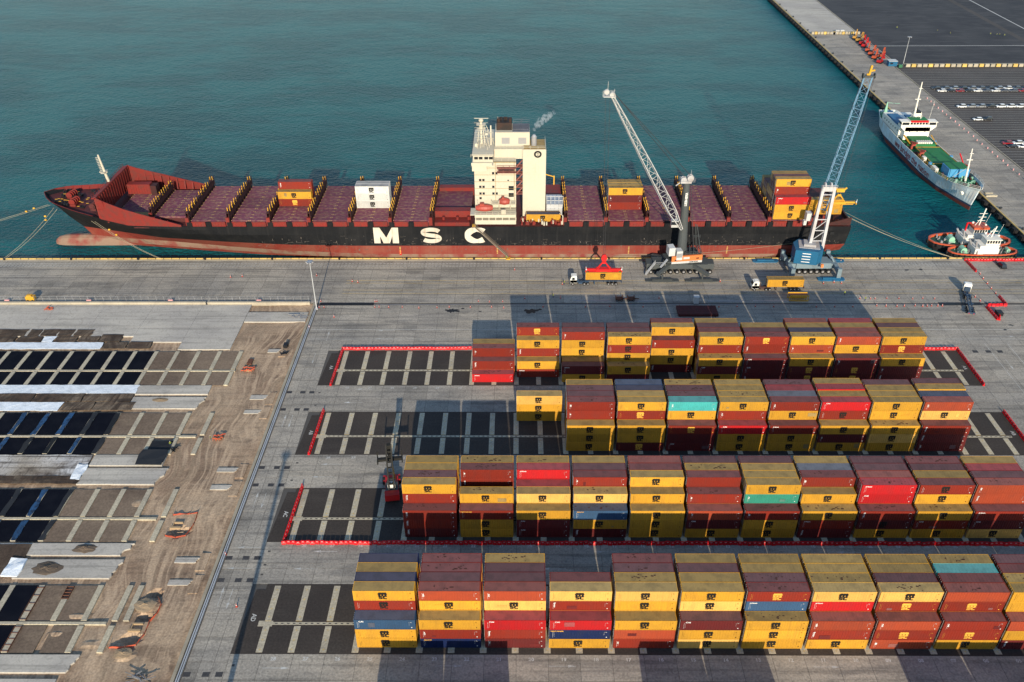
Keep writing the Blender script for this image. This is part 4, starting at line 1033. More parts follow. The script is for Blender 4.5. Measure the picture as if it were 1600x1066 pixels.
# superstructure
def wins(mb, x0, x1, z, y, n, w=.7, h=.8, m=1):
    for i in range(n):
        x = x0+(x1-x0)*(i+.5)/n; mb.box(x-w/2, x+w/2, y-.06, y-.0, z-h/2, z+h/2, m)
NY = 284.0
acc = MB()
acc.box(-15.6, -1.0, NY, NY+22, 17.0, 35.2); acc.box(-15.7, -.9, NY-.15, NY-.0, 19.9, 20.0)
acc.box(-8.6, 4.0, NY+3.5, NY+15, 34.8, 38.6)
acc.build('accommodation_block', 'cream', ship)
lowb = MB(); lowb.box(-15.6, -1.0, NY-4.6, NY, 12.6, 14.2); lowb.box(-15.6, -1.0, NY-5.0, NY, 15.4, 16.4); lowb.box(-17.2, -1.0, NY-5.2, NY+.4, 16.4, 16.65)
for i in range(7): lowb.box(-15.5+i*2.38, -15.2+i*2.38, NY-4.9, NY-4.6, 14.2, 15.4)
lowb.box(-15.4, -1.1, NY-1.5, NY, 14.2, 15.4, 1)
lowb.box(-9.2, -1.6, NY-3.2, NY-3.0, 19.4, 19.6); lowb.box(-9.4, -1.2, NY-3.4, NY, 19.55, 19.75)
lowb.build('lower_decks', ['cream', 'lash_dark'], ship)
rl = MB(); rl.rail([(-15.5, NY-5.1, 16.65), (-1.0, NY-5.1, 16.65)], w=.09); rl.rail([(-9.3, NY-3.3, 19.75), (-1.2, NY-3.3, 19.75)], w=.09)
rl.rail([(-16.4, NY-4, 38.6), (-8.6, NY-4, 38.6)], w=.08); rl.rail([(-8.4, NY+3.4, 38.7), (3.8, NY+3.4, 38.7)], w=.08); rl.rail([(-8.4, NY+.3, 35.3), (-1.2, NY+.3, 35.3)], w=.09); rl.rail([(1.4, NY+2.2, 39.2), (9.3, NY+2.2, 39.2), (9.3, NY+11.8, 39.2)], w=.08)
rl.build('railings', 'cream', ship, kind='stuff')
wn_ = MB()
for z, L_ in ((22.6, [(-13.6, 2), (-9, 2)]), (25.3, [(-13.6, 2), (-9, 1)]), (28.0, [(-13.6, 2), (-9, 1)]), (30.7, [(-9, 2)]), (20.7, [(-13.6, 1), (-6, 1)])):
    for x, n_ in L_:
        for i in range(n_): wn_.box(x+i*1.15-.4, x+i*1.15+.4, NY-.05, NY-.01, z-.45, z+.45)
wn_.box(-3.6, -1.8, NY-.05, NY-.01, 23.9, 25.6); wn_.box(-3.6, -1.8, NY-.05, NY-.01, 21.2, 22.8); wn_.box(-4, -3.5, NY-.05, NY-.01, 27.6, 28.1)
wn_.build('cabin_windows', 'glass_dark', ship)
# galleries between block and casing
acc2 = MB()
for z in (21.9, 24.6, 27.3, 30.0, 32.7): acc2.box(-15.68, -.95, NY-.1, NY-.01, z, z+.09)
acc2.box(-15.7, -.9, NY-.6, NY, 35.1, 35.25); acc2.bar((-8.2, NY-.1, 20), (-8.2, NY-.1, 35), .12); acc2.bar((-1.6, NY-.1, 20), (-1.6, NY-.1, 35), .14)
acc2.build('deck_ledges', 'roof_pale_yellow', ship)
gl = MB()
for z in (21.5, 24.2, 26.9, 29.6, 32.3): gl.box(-1.0, 1.4, NY+1.5, NY+4, z, z+.2); gl.bar((-.9, NY+1.5, z+1.2), (1.4, NY+1.5, z+1.2), .1)
for z in (31.2, 32.9): gl.box(-7.6, -1.0, NY-1.4, NY, z, z+.22)
gl.rail([(-7.6, NY-1.3, 31.4), (-1.0, NY-1.3, 31.4)], w=.1); gl.rail([(-7.6, NY-1.3, 33.1), (-1, NY-1.3, 33.1)], w=.1)
for i in range(5): gl.bar((-1, NY+1.2, 21.7+i*2.7), (1.2, NY+1.2, 24.4+i*2.7), .18, .4)
gl.build('stair_galleries', 'roof_salmon_orange', ship)
MB().box(-7.2, -1.4, NY-.06, NY-.01, 31.5, 32.8).build('recess_window', 'glass_dark', ship)
# wheelhouse and wings
wh = MB(); wh.box(-16.2, -8.8, NY-4.2, NY+26, 35.2, 35.5); wh.box(-16.3, -9.2, NY-4.2, NY-4.0, 35.5, 36.5); wh.box(-15.8, -9.0, NY-1.2, NY+23, 35.5, 38.2); wh.box(-16.1, -8.7, NY-1.5, NY+23.3, 38.2, 38.5)
wh.box(-16.1, -11, NY-4, NY-1.3, 33.2, 35.2)
wh.build('wheelhouse', 'cream', ship)
ww = MB()
for i in range(4): ww.box(-15.4+i*1.6+(.3 if i > 1 else 0), -14.1+i*1.6+(.3 if i > 1 else 0), NY-1.27, NY-1.21, 36.6, 37.6)
for i in range(14): ww.box(-15.86, -15.8, NY-.6+i*1.6, NY+.7+i*1.6, 36.5, 37.6)
ww.build('wheelhouse_windows', 'glass_dark', ship)
ub = MB(); ub.box(-8.3, 3.8, NY+6, NY+15, 38.6, 44.0); ub.build('upper_house', 'cream', ship)
mb = MB(); mb.box(-6.0, -3.2, NY+5.93, NY+6, 39.6, 42.0); mb.box(-.2, 2.6, NY+5.93, NY+6, 39.6, 42.0); 
mb.build('vent_grille', 'steel', ship)
fn = MB(); fn.box(-7.8, -2.4, NY+8.2, NY+14, 44, 46.8); 
for x in (-7.4, -3.4): fn.cyl((x+.4, NY+9, 44), (x+.4, NY+9, 48.2), .5, n=8)
for x in (-6.2, -5, -4.4): fn.cyl((x, NY+11, 46), (x, NY+11, 48), .35, n=8)
fn.build('funnel', 'funnel_black', ship)
mb = MB(); mb.box(-2.2, 3.6, NY+6.3, NY+14.5, 44, 44.2); mb.rail([(-2, NY+14.5, 44), (3.7, NY+14.5, 44), (3.7, NY+6.2, 44)], h=1.8, w=.09); 
for i in range(7): mb.box(-2+i*.8, -1.6+i*.8, NY+8, NY+13, 44.2, 44.5)
mb.build('top_platform', 'roof_grey', ship)
cs = MB(); cs.box(1.4, 9.5, NY+2, NY+12, 12.0, 39.0); cs.box(5.2, 5.27, NY+1.95, NY+2, 14, 38.8); cs.box(1.4, 9.5, NY+1.95, NY+2, 31.9, 31.97)
cs.build('engine_casing', 'cream', ship)
MB().box(1.7, 9.2, NY+2.4, NY+11.8, 39.0, 39.08).build('casing_roof', 'roof_pale_yellow', ship)
mb = MB(); mb.cyl((6.6, NY+1.99, 37.2), (6.6, NY+1.90, 37.2), 1.35, n=24); mb.build('round_emblem', 'black', ship)
mb = MB(); mb.cyl((6.6, NY+1.91, 37.2), (6.6, NY+1.87, 37.2), .72, n=24); text_on(mb, 'm', 1.0, (6.6, NY+1.86, 37.5), (1, 0, 0), (0, 0, 1), .02, 1, 1); text_on(mb, 'sc', .75, (6.6, NY+1.86, 36.85), (1, 0, 0), (0, 0, 1), .02, 1, 1)
mb.build('round_emblem', ['cream', 'logo_black'], ship)
mb = MB(); mb.cyl((5.3, NY+6, 39), (5.3, NY+6, 42.4), .95, n=12); mb.cyl((5.3, NY+6, 42.4), (5.3, NY+6, 43.2), .95, .4, 12); mb.build('exhaust_drum', 'steel', ship)
# masts on the wheelhouse roof
mb = MB()
mb.bar((-13.2, NY+9, 38.5), (-13.2, NY+9, 50.5), .55); mb.bar((-9.8, NY+8, 38.5), (-9.8, NY+8, 48.5), .45)
for x, y, s_ in ((-14.6, 8, .3), (-11.9, 8, .3), (-14.6, 10, .3), (-11.9, 10, .3), (-8.8, 9, .25), (-10.8, 9, .25)): mb.bar((x, NY+y, 38.5), (x+(-13.2-x)*.6, NY+9, 48), s_*.6)
for z in (41, 43.5, 46, 48.5): mb.box(-14.8, -11.6, NY+8, NY+10.2, z, z+.15); mb.bar((-15.6, NY+9, z+.8), (-10.8, NY+9, z+.8), .12)
for z in (42, 45): mb.box(-10.8, -8.8, NY+7.2, NY+9, z, z+.15)
mb.ball((-13.2, NY+9, 50.6), .9); mb.box(-15.6, -10.6, NY+8.8, NY+9.1, 51.6, 51.8); mb.ball((-11.3, NY+7, 44.6), .75); mb.bar((-7.3, NY+9, 44), (-7.3, NY+9, 52.5), .08)
mb.ball((-11, NY+6.8, 46.2), .35); mb.box(-15.4, -14.4, NY+6, NY+11, 38.5, 40)
for i in range(14): x = -15.6+rst.random()*6; y = NY+3+rst.random()*6; mb.bar((x, y, 38.5), (x, y, 39.6+rst.random()*2.5), .12)
mb.rail([(-15.8, NY-1.2, 38.5), (-9, NY-1.2, 38.5)], w=.07)
mb.build('radar_mast', 'cream', ship)
for o in list(ship.children):   # settle the upper works to their real height
    if o.name.split('.')[0] in ('accommodation_block', 'railings', 'wheelhouse', 'wheelhouse_windows', 'upper_house', 'deck_ledges', 'vent_grille', 'funnel', 'top_platform', 'engine_casing', 'casing_roof', 'round_emblem', 'exhaust_drum', 'radar_mast', 'cabin_windows', 'stair_galleries', 'recess_window'):
        for v in o.data.vertices:
            z = v.co.z+ZW
            if z > 20: z = 20+(z-20)*.945
            if o.name.startswith('radar_mast') and z > 37.5: z = 37.5+(z-37.5)*.74
            v.co.z = z-ZW
# lifeboats, boat deck
def boat(x0, x1, y, z, m, par, name='lifeboat'):
    mb = MB(); L_ = x1-x0; vs = []; fs = []; n = 10; S_ = 7
    for i in range(S_):
        t = i/(S_-1); w = math.sin(math.pi*(.12+.76*t))**.6
        for j in range(n):
            a = 2*math.pi*j/n; vs.append((x0+L_*t, y+1.4*w*math.cos(a), z+1.35*w*math.sin(a)))
    for i in range(S_-1):
        for j in range(n): fs.append((i*n+j, (i+1)*n+j, (i+1)*n+(j+1) % n, i*n+(j+1) % n))
    fs += [tuple(range(n)), tuple(range(S_*n-1, (S_-1)*n-1, -1))]
    mb.add(vs, fs); mb.box(x0+L_*.25, x0+L_*.5, y-.8, y+.8, z+1.1, z+1.75); return mb.build(name, m, par)
paint('boat_orange', (.30, .055, .04), .45)
boat(-15.3, -9.2, NY-3.0, 18.3, 'boat_orange', ship); boat(-7.0, -3.2, NY-2.6, 20.6, 'boat_orange', ship)
mb = MB()
for x in (-14.6, -9.6, -7, -3): mb.bar((x, NY-.3, 16.6), (x, NY-3.4, 21.2), .3); mb.bar((x, NY-3.4, 21.2), (x, NY-4.4, 20.6), .25)
mb.box(-6.2, -4.6, NY-4.8, NY-4, 16.7, 18.2)
mb.build('davit', 'cream', ship)
# deck clutter beside the casing
mb = MB()
for i in range(46): x = rst.uniform(.6, 16); y = NY-rst.uniform(-1, 5.2); s_ = rst.uniform(.25, .8); mb.box(x, x+s_*1.6, y, y+s_, 12.5, 12.8+rst.uniform(.2, 1.4))
mb.build('deck_machinery', 'deck_red', ship, kind='stuff')
mb = MB()
for i in range(16): x = rst.uniform(.6, 16); y = NY-rst.uniform(-.5, 5.2); mb.cyl((x, y, 12.5), (x, y, 13.8), rst.uniform(.15, .4), n=7)
mb.bar((15.6, NY-4.5, 12.5), (15.6, NY-4.5, 16), .3); mb.bar((15.6, NY-4.5, 16), (14.4, NY-4.5, 16.8), .2)
mb.build('deck_fittings', 'cream', ship, kind='stuff')
mb = MB(); mb.box(10, 15.9, NY+3, NY+12, 12.6, 16.6)
for i in range(5): mb.box(10+i*1.45, 10.15+i*1.45, NY+2.8, NY+3, 12.8, 20); mb.box(9.9, 16, NY+2.8, NY+3, 13.5+i*1.6, 13.7+i*1.6)
mb.build('stanchion_rack', 'galv', ship)
MB().box(-31, -17.4, NY+4, NY+22, 12.6, 13.6).build('cargo_hold_cover', 'deck_purple', ship)
for q_ in ((-30.2, -17.4, NY+.5, NY+3.8, 11.9, 15.4), (-30, -17.6, NY-4.5, NY-.6, 11.9, 13.3), (-30.2, -17, NY+22, NY+25, 11.9, 15.0)): MB().box(*q_).build('crossdeck_house', 'deck_red', ship)
for x in (-27, -22, -18): MB().cyl((x, NY-2, 13.3), (x, NY-2, 14.4), .5, n=8).build('vent_pipe', 'deck_red', ship)
MB().box(10.2, 15.9, NY+14, NY+24, 12.6, 15.4).build('crossdeck_house', 'deck_red', ship)
mb = MB(); mb.bar((13.4, NY+24, 15), (13.4, NY+24, 19), .4); mb.bar((13.4, NY+24, 18.6), (10, NY+23, 20), .3); mb.build('stores_crane', 'ship_yellow', ship)
# aft deck
mb = MB(); mb.box(104, 117.6, CY-15.9, CY+15.9, 12.55, 12.75); mb.build('aft_deck', 'deck_maroon', ship)
mb = MB(); mb.box(117.2, 117.8, CY-15.6, CY+15.6, 12.6, 14.0); mb.wedge(108, 117.6, CY-16.1, CY-15.8, 12.6, 12.9, 15.6); mb.bar((104.8, CY+3, 12.7), (116.5, CY-9, 15.8), .5); mb.bar((112, CY-14, 12.7), (116.5, CY-3, 15), .5)
mb.build('stern_bulwark', 'lash_dark', ship)
mb = MB()
for i in range(24): x = rst.uniform(104.5, 116); y = CY-rst.uniform(6, 15.4); s_ = rst.uniform(.3, .9); mb.box(x, x+s_, y, y+s_, 12.7, 13.1+rst.random())
mb.build('aft_machinery', 'deck_red', ship, kind='stuff')
mb = MB()
for x in (104.8, 107.4, 111): mb.box(x, x+1.4, CY-16.3, CY-16.1, 8.9, 10)
mb.build('mooring_port', 'black', ship)
# draught marks, load lines
mb = MB()
for x in (-43.2, 39.5, -8, 75): 
    for i in range(5): mb.box(x, x+.45, CY-16.2, CY-16.17, 1.4+i*.6, 1.75+i*.6)
mb.build('draught_marks', 'kerb_yellow', ship)
mb = MB()
for i in range(420):
    x = rst.uniform(-95, 116); z = 4.7+abs(rst.gauss(0, 1.5)) if i % 3 else rst.uniform(1.2, 4.4); z = min(z, 11.5)
    w = rst.choice([.12, .2, .9, 1.6, .1])*rst.uniform(.5, 1.4); h = .06 if w > .5 else rst.uniform(.1, .7)
    mb.box(x, x+w, CY-16.19-(.0), CY-16.162, z, z+h)
mb.build('hull_scrape', 'hull_scuff', ship, kind='stuff')
mb = MB(); mb.box(-43.3, -42.6, CY-16.19, CY-16.165, .8, 2.6); mb.build('load_mark', 'barrier_red', ship)
# containers carried on deck
def shipc(x, y, tiers, where, z=14.22, hid=0):
    for t, c in enumerate(tiers):
        if c == '..': continue
        container(x, y, z+t*T, c[0], c[1], ('%s container %s, %s, %s' % (CC[c[0]][0], {'m': 'with black logo', 'g': 'with gold logo', 's': 'with white squares', 'h': 'with white lettering'}.get(c[1], ''), ['bottom', 'second up', 'third up', 'fourth up', 'fifth up'][t], where)).replace(' ,', ','), 'containers on the ship', True, True)
shipc(-88, 291.4, ['Rg', 'Ym'], 'in the front stack near the ship bow'); shipc(-88, 291.4+2.5, ['M_', 'R_', 'Rv'], 'in the rear stack near the ship bow')
shipc(-59.2, 289.7, ['Wm', 'Wm', 'Wm'], 'of the white front stack on the ship'); shipc(-59.2, 292.2, ['W_', 'W_', 'W_'], 'of the white rear stack on the ship')
for j in range(3): shipc(32.3, 288.1+j*2.5, ['Rs', 'Ms', 'Ym'] if j == 0 else ['R_', 'M_', 'Y_'], 'in the %s stack left of dark crane' % ['front', 'middle', 'rear'][j])
container(2.7, 281.4, 12.7, 'Y', 'm', 'yellow container with dark blue roof beside the tall cream casing', 'containers on the ship', roofcol='N')
shipc(90.2, 279.9, ['Ym', 'Ym', 'Kh'], 'in the front stack by the ship stern')
shipc(90.0, 282.4, ['Y_', 'M_', 'M_', 'Rs', 'Ym'], 'in the second stack by the ship stern'); shipc(90.0, 284.9, ['Y_', 'R_', 'Y_', 'M_', 'M_'], 'in the third stack by the ship stern'); shipc(90.0, 287.4, ['Y_', 'M_', 'Y_', 'M_', 'Y_'], 'in the fourth stack by the ship stern')
for j in range(4): shipc(90.0, 289.9+j*2.5, [['Y_', 'M_', 'Y_'], ['M_', 'Y_', 'M_'], ['Y_', 'Y_', 'M_'], ['M_', 'M_', 'Y_']][j], 'in the %s low stack behind the tall stern stacks' % ['first', 'second', 'third', 'last'][j])
shipc(103.4, 284.0, ['Ym', 'Ym'], 'under the yellow spreader at the ship stern')
# gangway
paint('chassis_tan', (.16, .13, .10), .6)
gw = root('gangway', (-9.7, 278, 0), 'long aluminium gangway sloping from the ship deck to the quay', 'gangway')
mb = MB()
for y in (277.6, 278.5): mb.bar((-15.9, y, 12.6), (-3.8, y-.7, .6), .14, .3); mb.bar((-15.9, y, 13.6), (-3.8, y-.7, 1.6), .07)
mb.build('side_rail', 'chassis_tan', gw)
mb = MB()
for i in range(30): t = i/29; x = -15.9+12.1*t; z = 12.6-12*t; mb.box(x-.15, x+.15, 277.65-.7*t, 278.45-.7*t, z-.03, z+.03)
mb.build('step', 'chassis_tan', gw)
mb = MB(); mb.box(-4.6, -3.1, 276, 277.6, .1, .5); mb.box(-16.6, -15.4, 278, 279.6, 12.4, 12.7); mb.build('landing', 'ship_yellow', gw)
# mooring lines
def line(pts, label, r=.032, sag=1.2, group='mooring lines', m='rope'):
    (a, b) = pts; a = Vector(a); b = Vector(b); mb = MB(); n = 12; pr = a
    for i in range(1, n+1):
        t = i/n; p = a.lerp(b, t)-Vector((0, 0, sag*4*t*(1-t))); mb.bar(pr, p, 2*r); pr = p
    mb.build('mooring_line', m, label=label, cat='mooring line', group=group)
for i, (a, b) in enumerate((((-172.5, CY-4.5, 15.6), (-246, 276.6, .6)), ((-171.5, CY-5, 15.6), (-244, 276.6, .6)), ((-169.5, CY-6.8, 15.4), (-187.2, 276.4, .6)), ((-168, CY-7.6, 15.2), (-186.4, 276.4, .6)),
                            ((-152.5, CY-13.3, 13), (-129.8, 276.4, .6)), ((-154, CY-12.8, 13), (-130.4, 276.4, .6)))):
    line((a, b), ['farther of two long yellow lines running left from the bow', 'nearer of two long yellow lines running left from the bow', 'left one of the steep line pair from bow to quay', 'right one of the steep line pair from bow to quay', 'lower line slanting right from the bow side to the quay', 'upper line slanting right from the bow side to the quay'][i])
    p = Vector(a).lerp(Vector(b), .07+.05*i if i < 4 else .22+.15*(i-4)); MB().cyl(p-Vector((.35, 0, 0)), p+Vector((.35, 0, 0)), .32, n=8).build('line_float', 'ship_yellow', label='small yellow chafe float %s' % ['at the tip, farther left line', 'at the tip, nearer left line', 'on the steep left line', 'on the steep right line', 'high on the slanting bow line', 'lower on the slanting bow line'][i], cat='float')
for i, (a, b) in enumerate((((118, CY-8, 12.8), (156.4, 276.4, .6)), ((118, CY-9, 12.8), (157, 276.4, .6)), ((118, CY-4, 12.8), (156.8, 276.4, .6)), ((100, 278.3, 5.8), (34, 277, .8)))):
    line((a, b), ['first of three pale lines from the stern to the quay by the tugs', 'second of three pale lines from the stern to the quay by the tugs', 'third of three pale lines from the stern to the quay by the tugs', 'long shallow spring line along the black hull between the cranes'][i])
# smoke
sk = bpy.data.materials.new('smoke'); sk.use_nodes = True; n = sk.node_tree.nodes; l = sk.node_tree.links
n.remove(n['Principled BSDF']); pv = n.new('ShaderNodeVolumePrincipled'); pv.inputs['Color'].default_value = (.9, .93, .97, 1)
tn = n.new('ShaderNodeTexNoise'); tn.inputs['Scale'].default_value = .9; tn.inputs['Detail'].default_value = 4; ge = n.new('ShaderNodeNewGeometry'); l.new(ge.outputs['Position'], tn.inputs['Vector'])
mr = n.new('ShaderNodeMapRange'); mr.inputs[1].default_value = .44; mr.inputs[2].default_value = .6; mr.inputs[4].default_value = .45; l.new(tn.outputs[0], mr.inputs[0]); l.new(mr.outputs[0], pv.inputs['Density'])
l.new(pv.outputs[0], n['Material Output'].inputs['Volume']); MATS['smoke'] = sk
mb = MB()
for x, y, z, r in ((5.6, 291, 43.6, .9), (6.4, 291, 44.8, 1.3), (7.6, 292, 45.9, 1.5), (9.2, 292.6, 46.8, 1.5), (10.8, 293.4, 47.6, 1.2), (12.2, 294, 48.4, .8)): mb.ball((x, y, z), r, n=12, k=8)
mb.build('smoke', 'smoke', kind='stuff')
# ================================================================ HARBOUR CRANES
paint('crane_grey', (.055, .062, .064), .5, amt=.3, streak=.2); paint('crane_white', (.42, .42, .41), .5, amt=.2, streak=.15)
paint('crane_orange', (.58, .17, .05), .5, amt=.1); paint('crane_blue', (.012, .10, .20), .5, amt=.3, dirt=(.02, .05, .08)); paint('boom_blue', (.13, .25, .37), .5, amt=.15)
paint('crane_pale', (.36, .36, .37), .55, amt=.4, streak=.4, dirt=(.22, .17, .14)); paint('crane_bluegrey', (.13, .18, .21), .6, amt=.4, dirt=(.06, .07, .08)); paint('spreader_red', (.60, .02, .02), .45)
def lattice(mb, A, B, side, prof, n, r=.13, rd=.07, m=0):
    """four-chord boom from A to B; prof = [(t, width, height)]"""
    A, B, side = Vector(A), Vector(B), Vector(side).normalized(); d = (B-A).normalized(); side = (side-d*side.dot(d)).normalized(); upv = side.cross(d)
    def sec(t):
        for (a, w0, h0), (b, w1, h1) in zip(prof, prof[1:]):
            if t <= b+1e-6: q = (t-a)/(b-a); w, h = w0+(w1-w0)*q, h0+(h1-h0)*q; break
        c = A.lerp(B, t); return [c+side*(sx*w/2)+upv*(sy*h/2) for sx, sy in ((-1, -1), (1, -1), (1, 1), (-1, 1))]
    ss = [sec(i/n) for i in range(n+1)]
    for i in range(n):
        for k in range(4):
            mb.bar(ss[i][k], ss[i+1][k], r*2, m=m); k2 = (k+1) % 4
            mb.bar(ss[i][k], ss[i][k2], rd*2, m=m)
            a, b = (ss[i][k], ss[i+1][k2]) if i % 2 == 0 else (ss[i][k2], ss[i+1][k]); mb.bar(a, b, rd*2, m=m)
    return mb
def wheel(r, w, n=12):
    mb = MB(); mb.cyl((0, -w/2, 0), (0, w/2, 0), r, n=n); mb.cyl((0, -w/2-.02, 0), (0, w/2+.02, 0), r*.5, n=8, m=1); return mb
# --- crane 1: charcoal tower, white boom
C1 = root('harbour_crane', (56.8, 268.6, 0), 'charcoal mobile harbour crane with white lattice boom and orange counterweight', 'harbour crane')
mb = MB()
mb.box(44.8, 68.4, 266.9, 270.9, 1.2, 3.4); mb.box(47, 66, 266, 271.8, 2.2, 3.6); mb.prism(fillet_poly(56.8, 268.8, 3.3, 3.3, 16), 3.4, 4.6)
for sx in (-1, 1):
    for y1, y0 in ((261.6, 267.2), (276.0, 270.6)):
        mb.bar((56.8+sx*3.5, y0, 3.2), (56.8+sx*8.8, y1, 1.9), 1.1, 1.2)
mb.build('undercarriage', 'crane_grey', C1)
wm = wheel(.8, .6).mesh('wheel', ['rubber', 'steel'])
for i in range(10):
    for y in (265.9, 271.9): inst('wheel', wm, C1, (46.3+i*2.3-56.8, y-268.6, .8))
for i, (x, y) in enumerate(((49.6, 260.9), (63.4, 260.9), (49.2, 275.2), (64.2, 275.2))):
    mb = MB(); mb.prism([(x-5.8, y-.7), (x-3.6, y-1.0), (x+3.6, y-1.0), (x+5.8, y-.7), (x+5.8, y+.7), (x+3.6, y+1.0), (x-3.6, y+1.0), (x-5.8, y+.7)], .02, .38); mb.box(x-3.5, x+3.5, y-.5, y+.5, .38, .75); mb.cyl((x, y, .7), (x, y, 2.3), .35, n=8)
    mb.build('outrigger_pad', 'crane_grey', C1)
rot = Matrix.Rotation(R_(8), 3, 'Z'); cc = Vector((56.8, 268.8, 0))
def rr(p): v = rot @ (Vector(p)-cc); return v+cc
mb = MB(); mb.box(51, 62.8, 265.6, 271.8, 4.7, 5.3); mb.box(53, 62.4, 266.2, 271.2, 5.3, 7.4); xf(mb, rr).build('slewing_platform', 'crane_grey', C1)
mb = MB(); mb.box(52.3, 63.2, 264.9, 265.6, 5.5, 7.5); xf(mb, rr).build('counterweight', 'crane_orange', C1)
mb = MB(); mb.box(52.3, 63.2, 264.85, 265.55, 4.7, 5.5); mb.box(56.4, 58.6, 264.82, 264.9, 6.3, 7.1); xf(mb, rr).build('white_band', 'crane_white', C1)
mb = MB(); mb.box(53.3, 54.3, 264.8, 264.9, 5.9, 6.3); mb.box(61, 62, 264.8, 264.9, 6.2, 6.6); text_on(mb, 'LIEBHERR', .75, (60.2, 264.83, 5.1), (1, 0, 0), (0, 0, 1), .02); xf(mb, rr).build('lettering', 'logo_black', C1)
mb = MB(); mb.rail([(52.3, 265.6, 7.5), (63, 265.6, 7.5), (63.3, 271.6, 7.5)], w=.09); 
for i in range(5): mb.bar((56+i*1.4, 265.8, 7.8), (57.4+i*1.4, 270.8, 8.2), .3, .5)
mb.bar((63, 271, 5.5), (61.6, 271, 16.5), .22); mb.bar((63.3, 266, 5.5), (61.9, 270.4, 16.5), .18); mb.rail([(60.5, 269, 12), (63, 269, 12)], w=.08)
xf(mb, rr).build('machinery_deck', 'crane_grey', C1)
mb = MB(); mb.box(51.2, 53.4, 265.3, 268.6, 7.6, 10.6); mb.box(53.8, 55.9, 264.6, 267.4, 6.2, 9.6); mb.box(53.9, 55.8, 264.55, 264.62, 7.2, 8.8, 1); xf(mb, rr).build('engine_house', ['crane_white', 'steel'], C1)
mb = MB(); mb.bar((47.4, 265.5, 4.6), (44.2, 264.2, .6), .9, .12); mb.bar((51.6, 265.4, 6), (49.2, 264.4, 3.4), .9, .12); mb.rail([(47.4, 265.5, 3.6), (51, 265.5, 3.6)], w=.08); mb.rail([(47.4, 265.1, 4.6), (44.2, 263.8, .6)], w=.08); mb.build('stairs', 'galv', C1)
tw = MB(); tw.cyl((56.9, 269, 7.2), (56.6, 269.6, 20), 1.75, 1.35, 16); tw.cyl((56.6, 269.6, 20), (56.2, 270.3, 32.6), 1.35, 1.1, 16); tw.build('tower', 'crane_grey', C1)
mb = MB(); text_on(mb, 'LIEBHERR', 1.15, (56.2, 268.35, 27.4), (0, 0, 1), (-1, 0, 0), .03); mb.v = [(a, b-.5, c) for a, b, c in mb.v]
mb.build('lettering', 'mark_white', C1)
mb = MB(); mb.box(54, 57.6, 269, 271.5, 32.6, 33.4)
for y in (269.5, 270.7): mb.cyl((55, y-.2, 33.6), (55, y+.2, 33.6), 1.0, n=12); mb.cyl((57.2, y-.2, 34.2), (57.2, y+.2, 34.2), 1.1, n=12)
mb.rail([(54, 268.8, 32.8), (58.8, 268.8, 32.8), (58.8, 271.8, 32.8), (54, 271.8, 32.8)], w=.08); mb.bar((57.3, 270, 34), (57.3, 270, 37), .08); mb.bar((52.6, 270, 31.4), (54.4, 270, 33), .3)
mb.build('tower_head', 'crane_pale', C1)
PV = Vector((55.4, 267.4, 16.8)); TP = Vector((28.4, 259.3, 65.2))
bm = MB(); lattice(bm, PV, TP, (.29, -.96, 0), [(0, 1.6, .7), (.16, 2.3, 2.7), (.5, 2.2, 2.3), (.85, 1.5, 1.3), (1, .8, .7)], 14, .11, .045); bm.build('boom', 'crane_white', C1)
mb = MB(); mb.cyl(TP+Vector((0, -.5, .5)), TP+Vector((0, .5, .5)), .9, n=12); mb.cyl(TP+Vector((-1.8, -.4, 1.4)), TP+Vector((-1.8, .4, 1.4)), .8, n=12); mb.box(TP.x-2.8, TP.x+1, TP.y-1, TP.y+1, TP.z, TP.z+.25); mb.rail([(TP.x-3, TP.y-1, TP.z+.2), (TP.x+.6, TP.y-1, TP.z+.2), (TP.x+.6, TP.y+1, TP.z+.2)], w=.1, h=1.8); mb.bar(TP+Vector((-1.5, 0, 2)), TP+Vector((-1.5, 0, 4.6)), .1)
mb.build('boom_head', 'crane_white', C1)
mb = MB(); mb.box(51.9, 54.2, 266.6, 268.4, 17.6, 20); mb.box(51.85, 54.25, 266.5, 266.6, 18.6, 19.7, 1); mb.build('cab', ['crane_white', 'glass_dark'], C1)
mb = MB()
for dy in (-.5, .5):
    mb.bar((55.4, 270.1+dy, 34.4), (TP.x+.3, TP.y+dy, TP.z+1.2), .09); mb.bar((57.2, 270.1+dy, 35), (TP.x, TP.y+dy, TP.z+1.4), .09); mb.bar((57.2, 270.1+dy, 34.5), (61, 269+dy, 8), .09)
HK = Vector((28.9, 259.2, 9.9))
mb.bar((TP.x-2.2, TP.y-.3, TP.z+.8), HK+Vector((-.25, -.3, .8)), .1); mb.bar((TP.x-.7, TP.y+.3, TP.z+.8), HK+Vector((.25, .3, .8)), .1)
mb.build('rope', 'wire', C1)
mb = MB(); mb.prism([(-.7, -1), (.7, -1), (1.0, .1), (.5, 1.3), (-.5, 1.3), (-1.0, .1)], -.45, .45, axis='y'); xf(mb, lambda p: p+HK); mb.build('hook_block', 'spreader_red', C1)
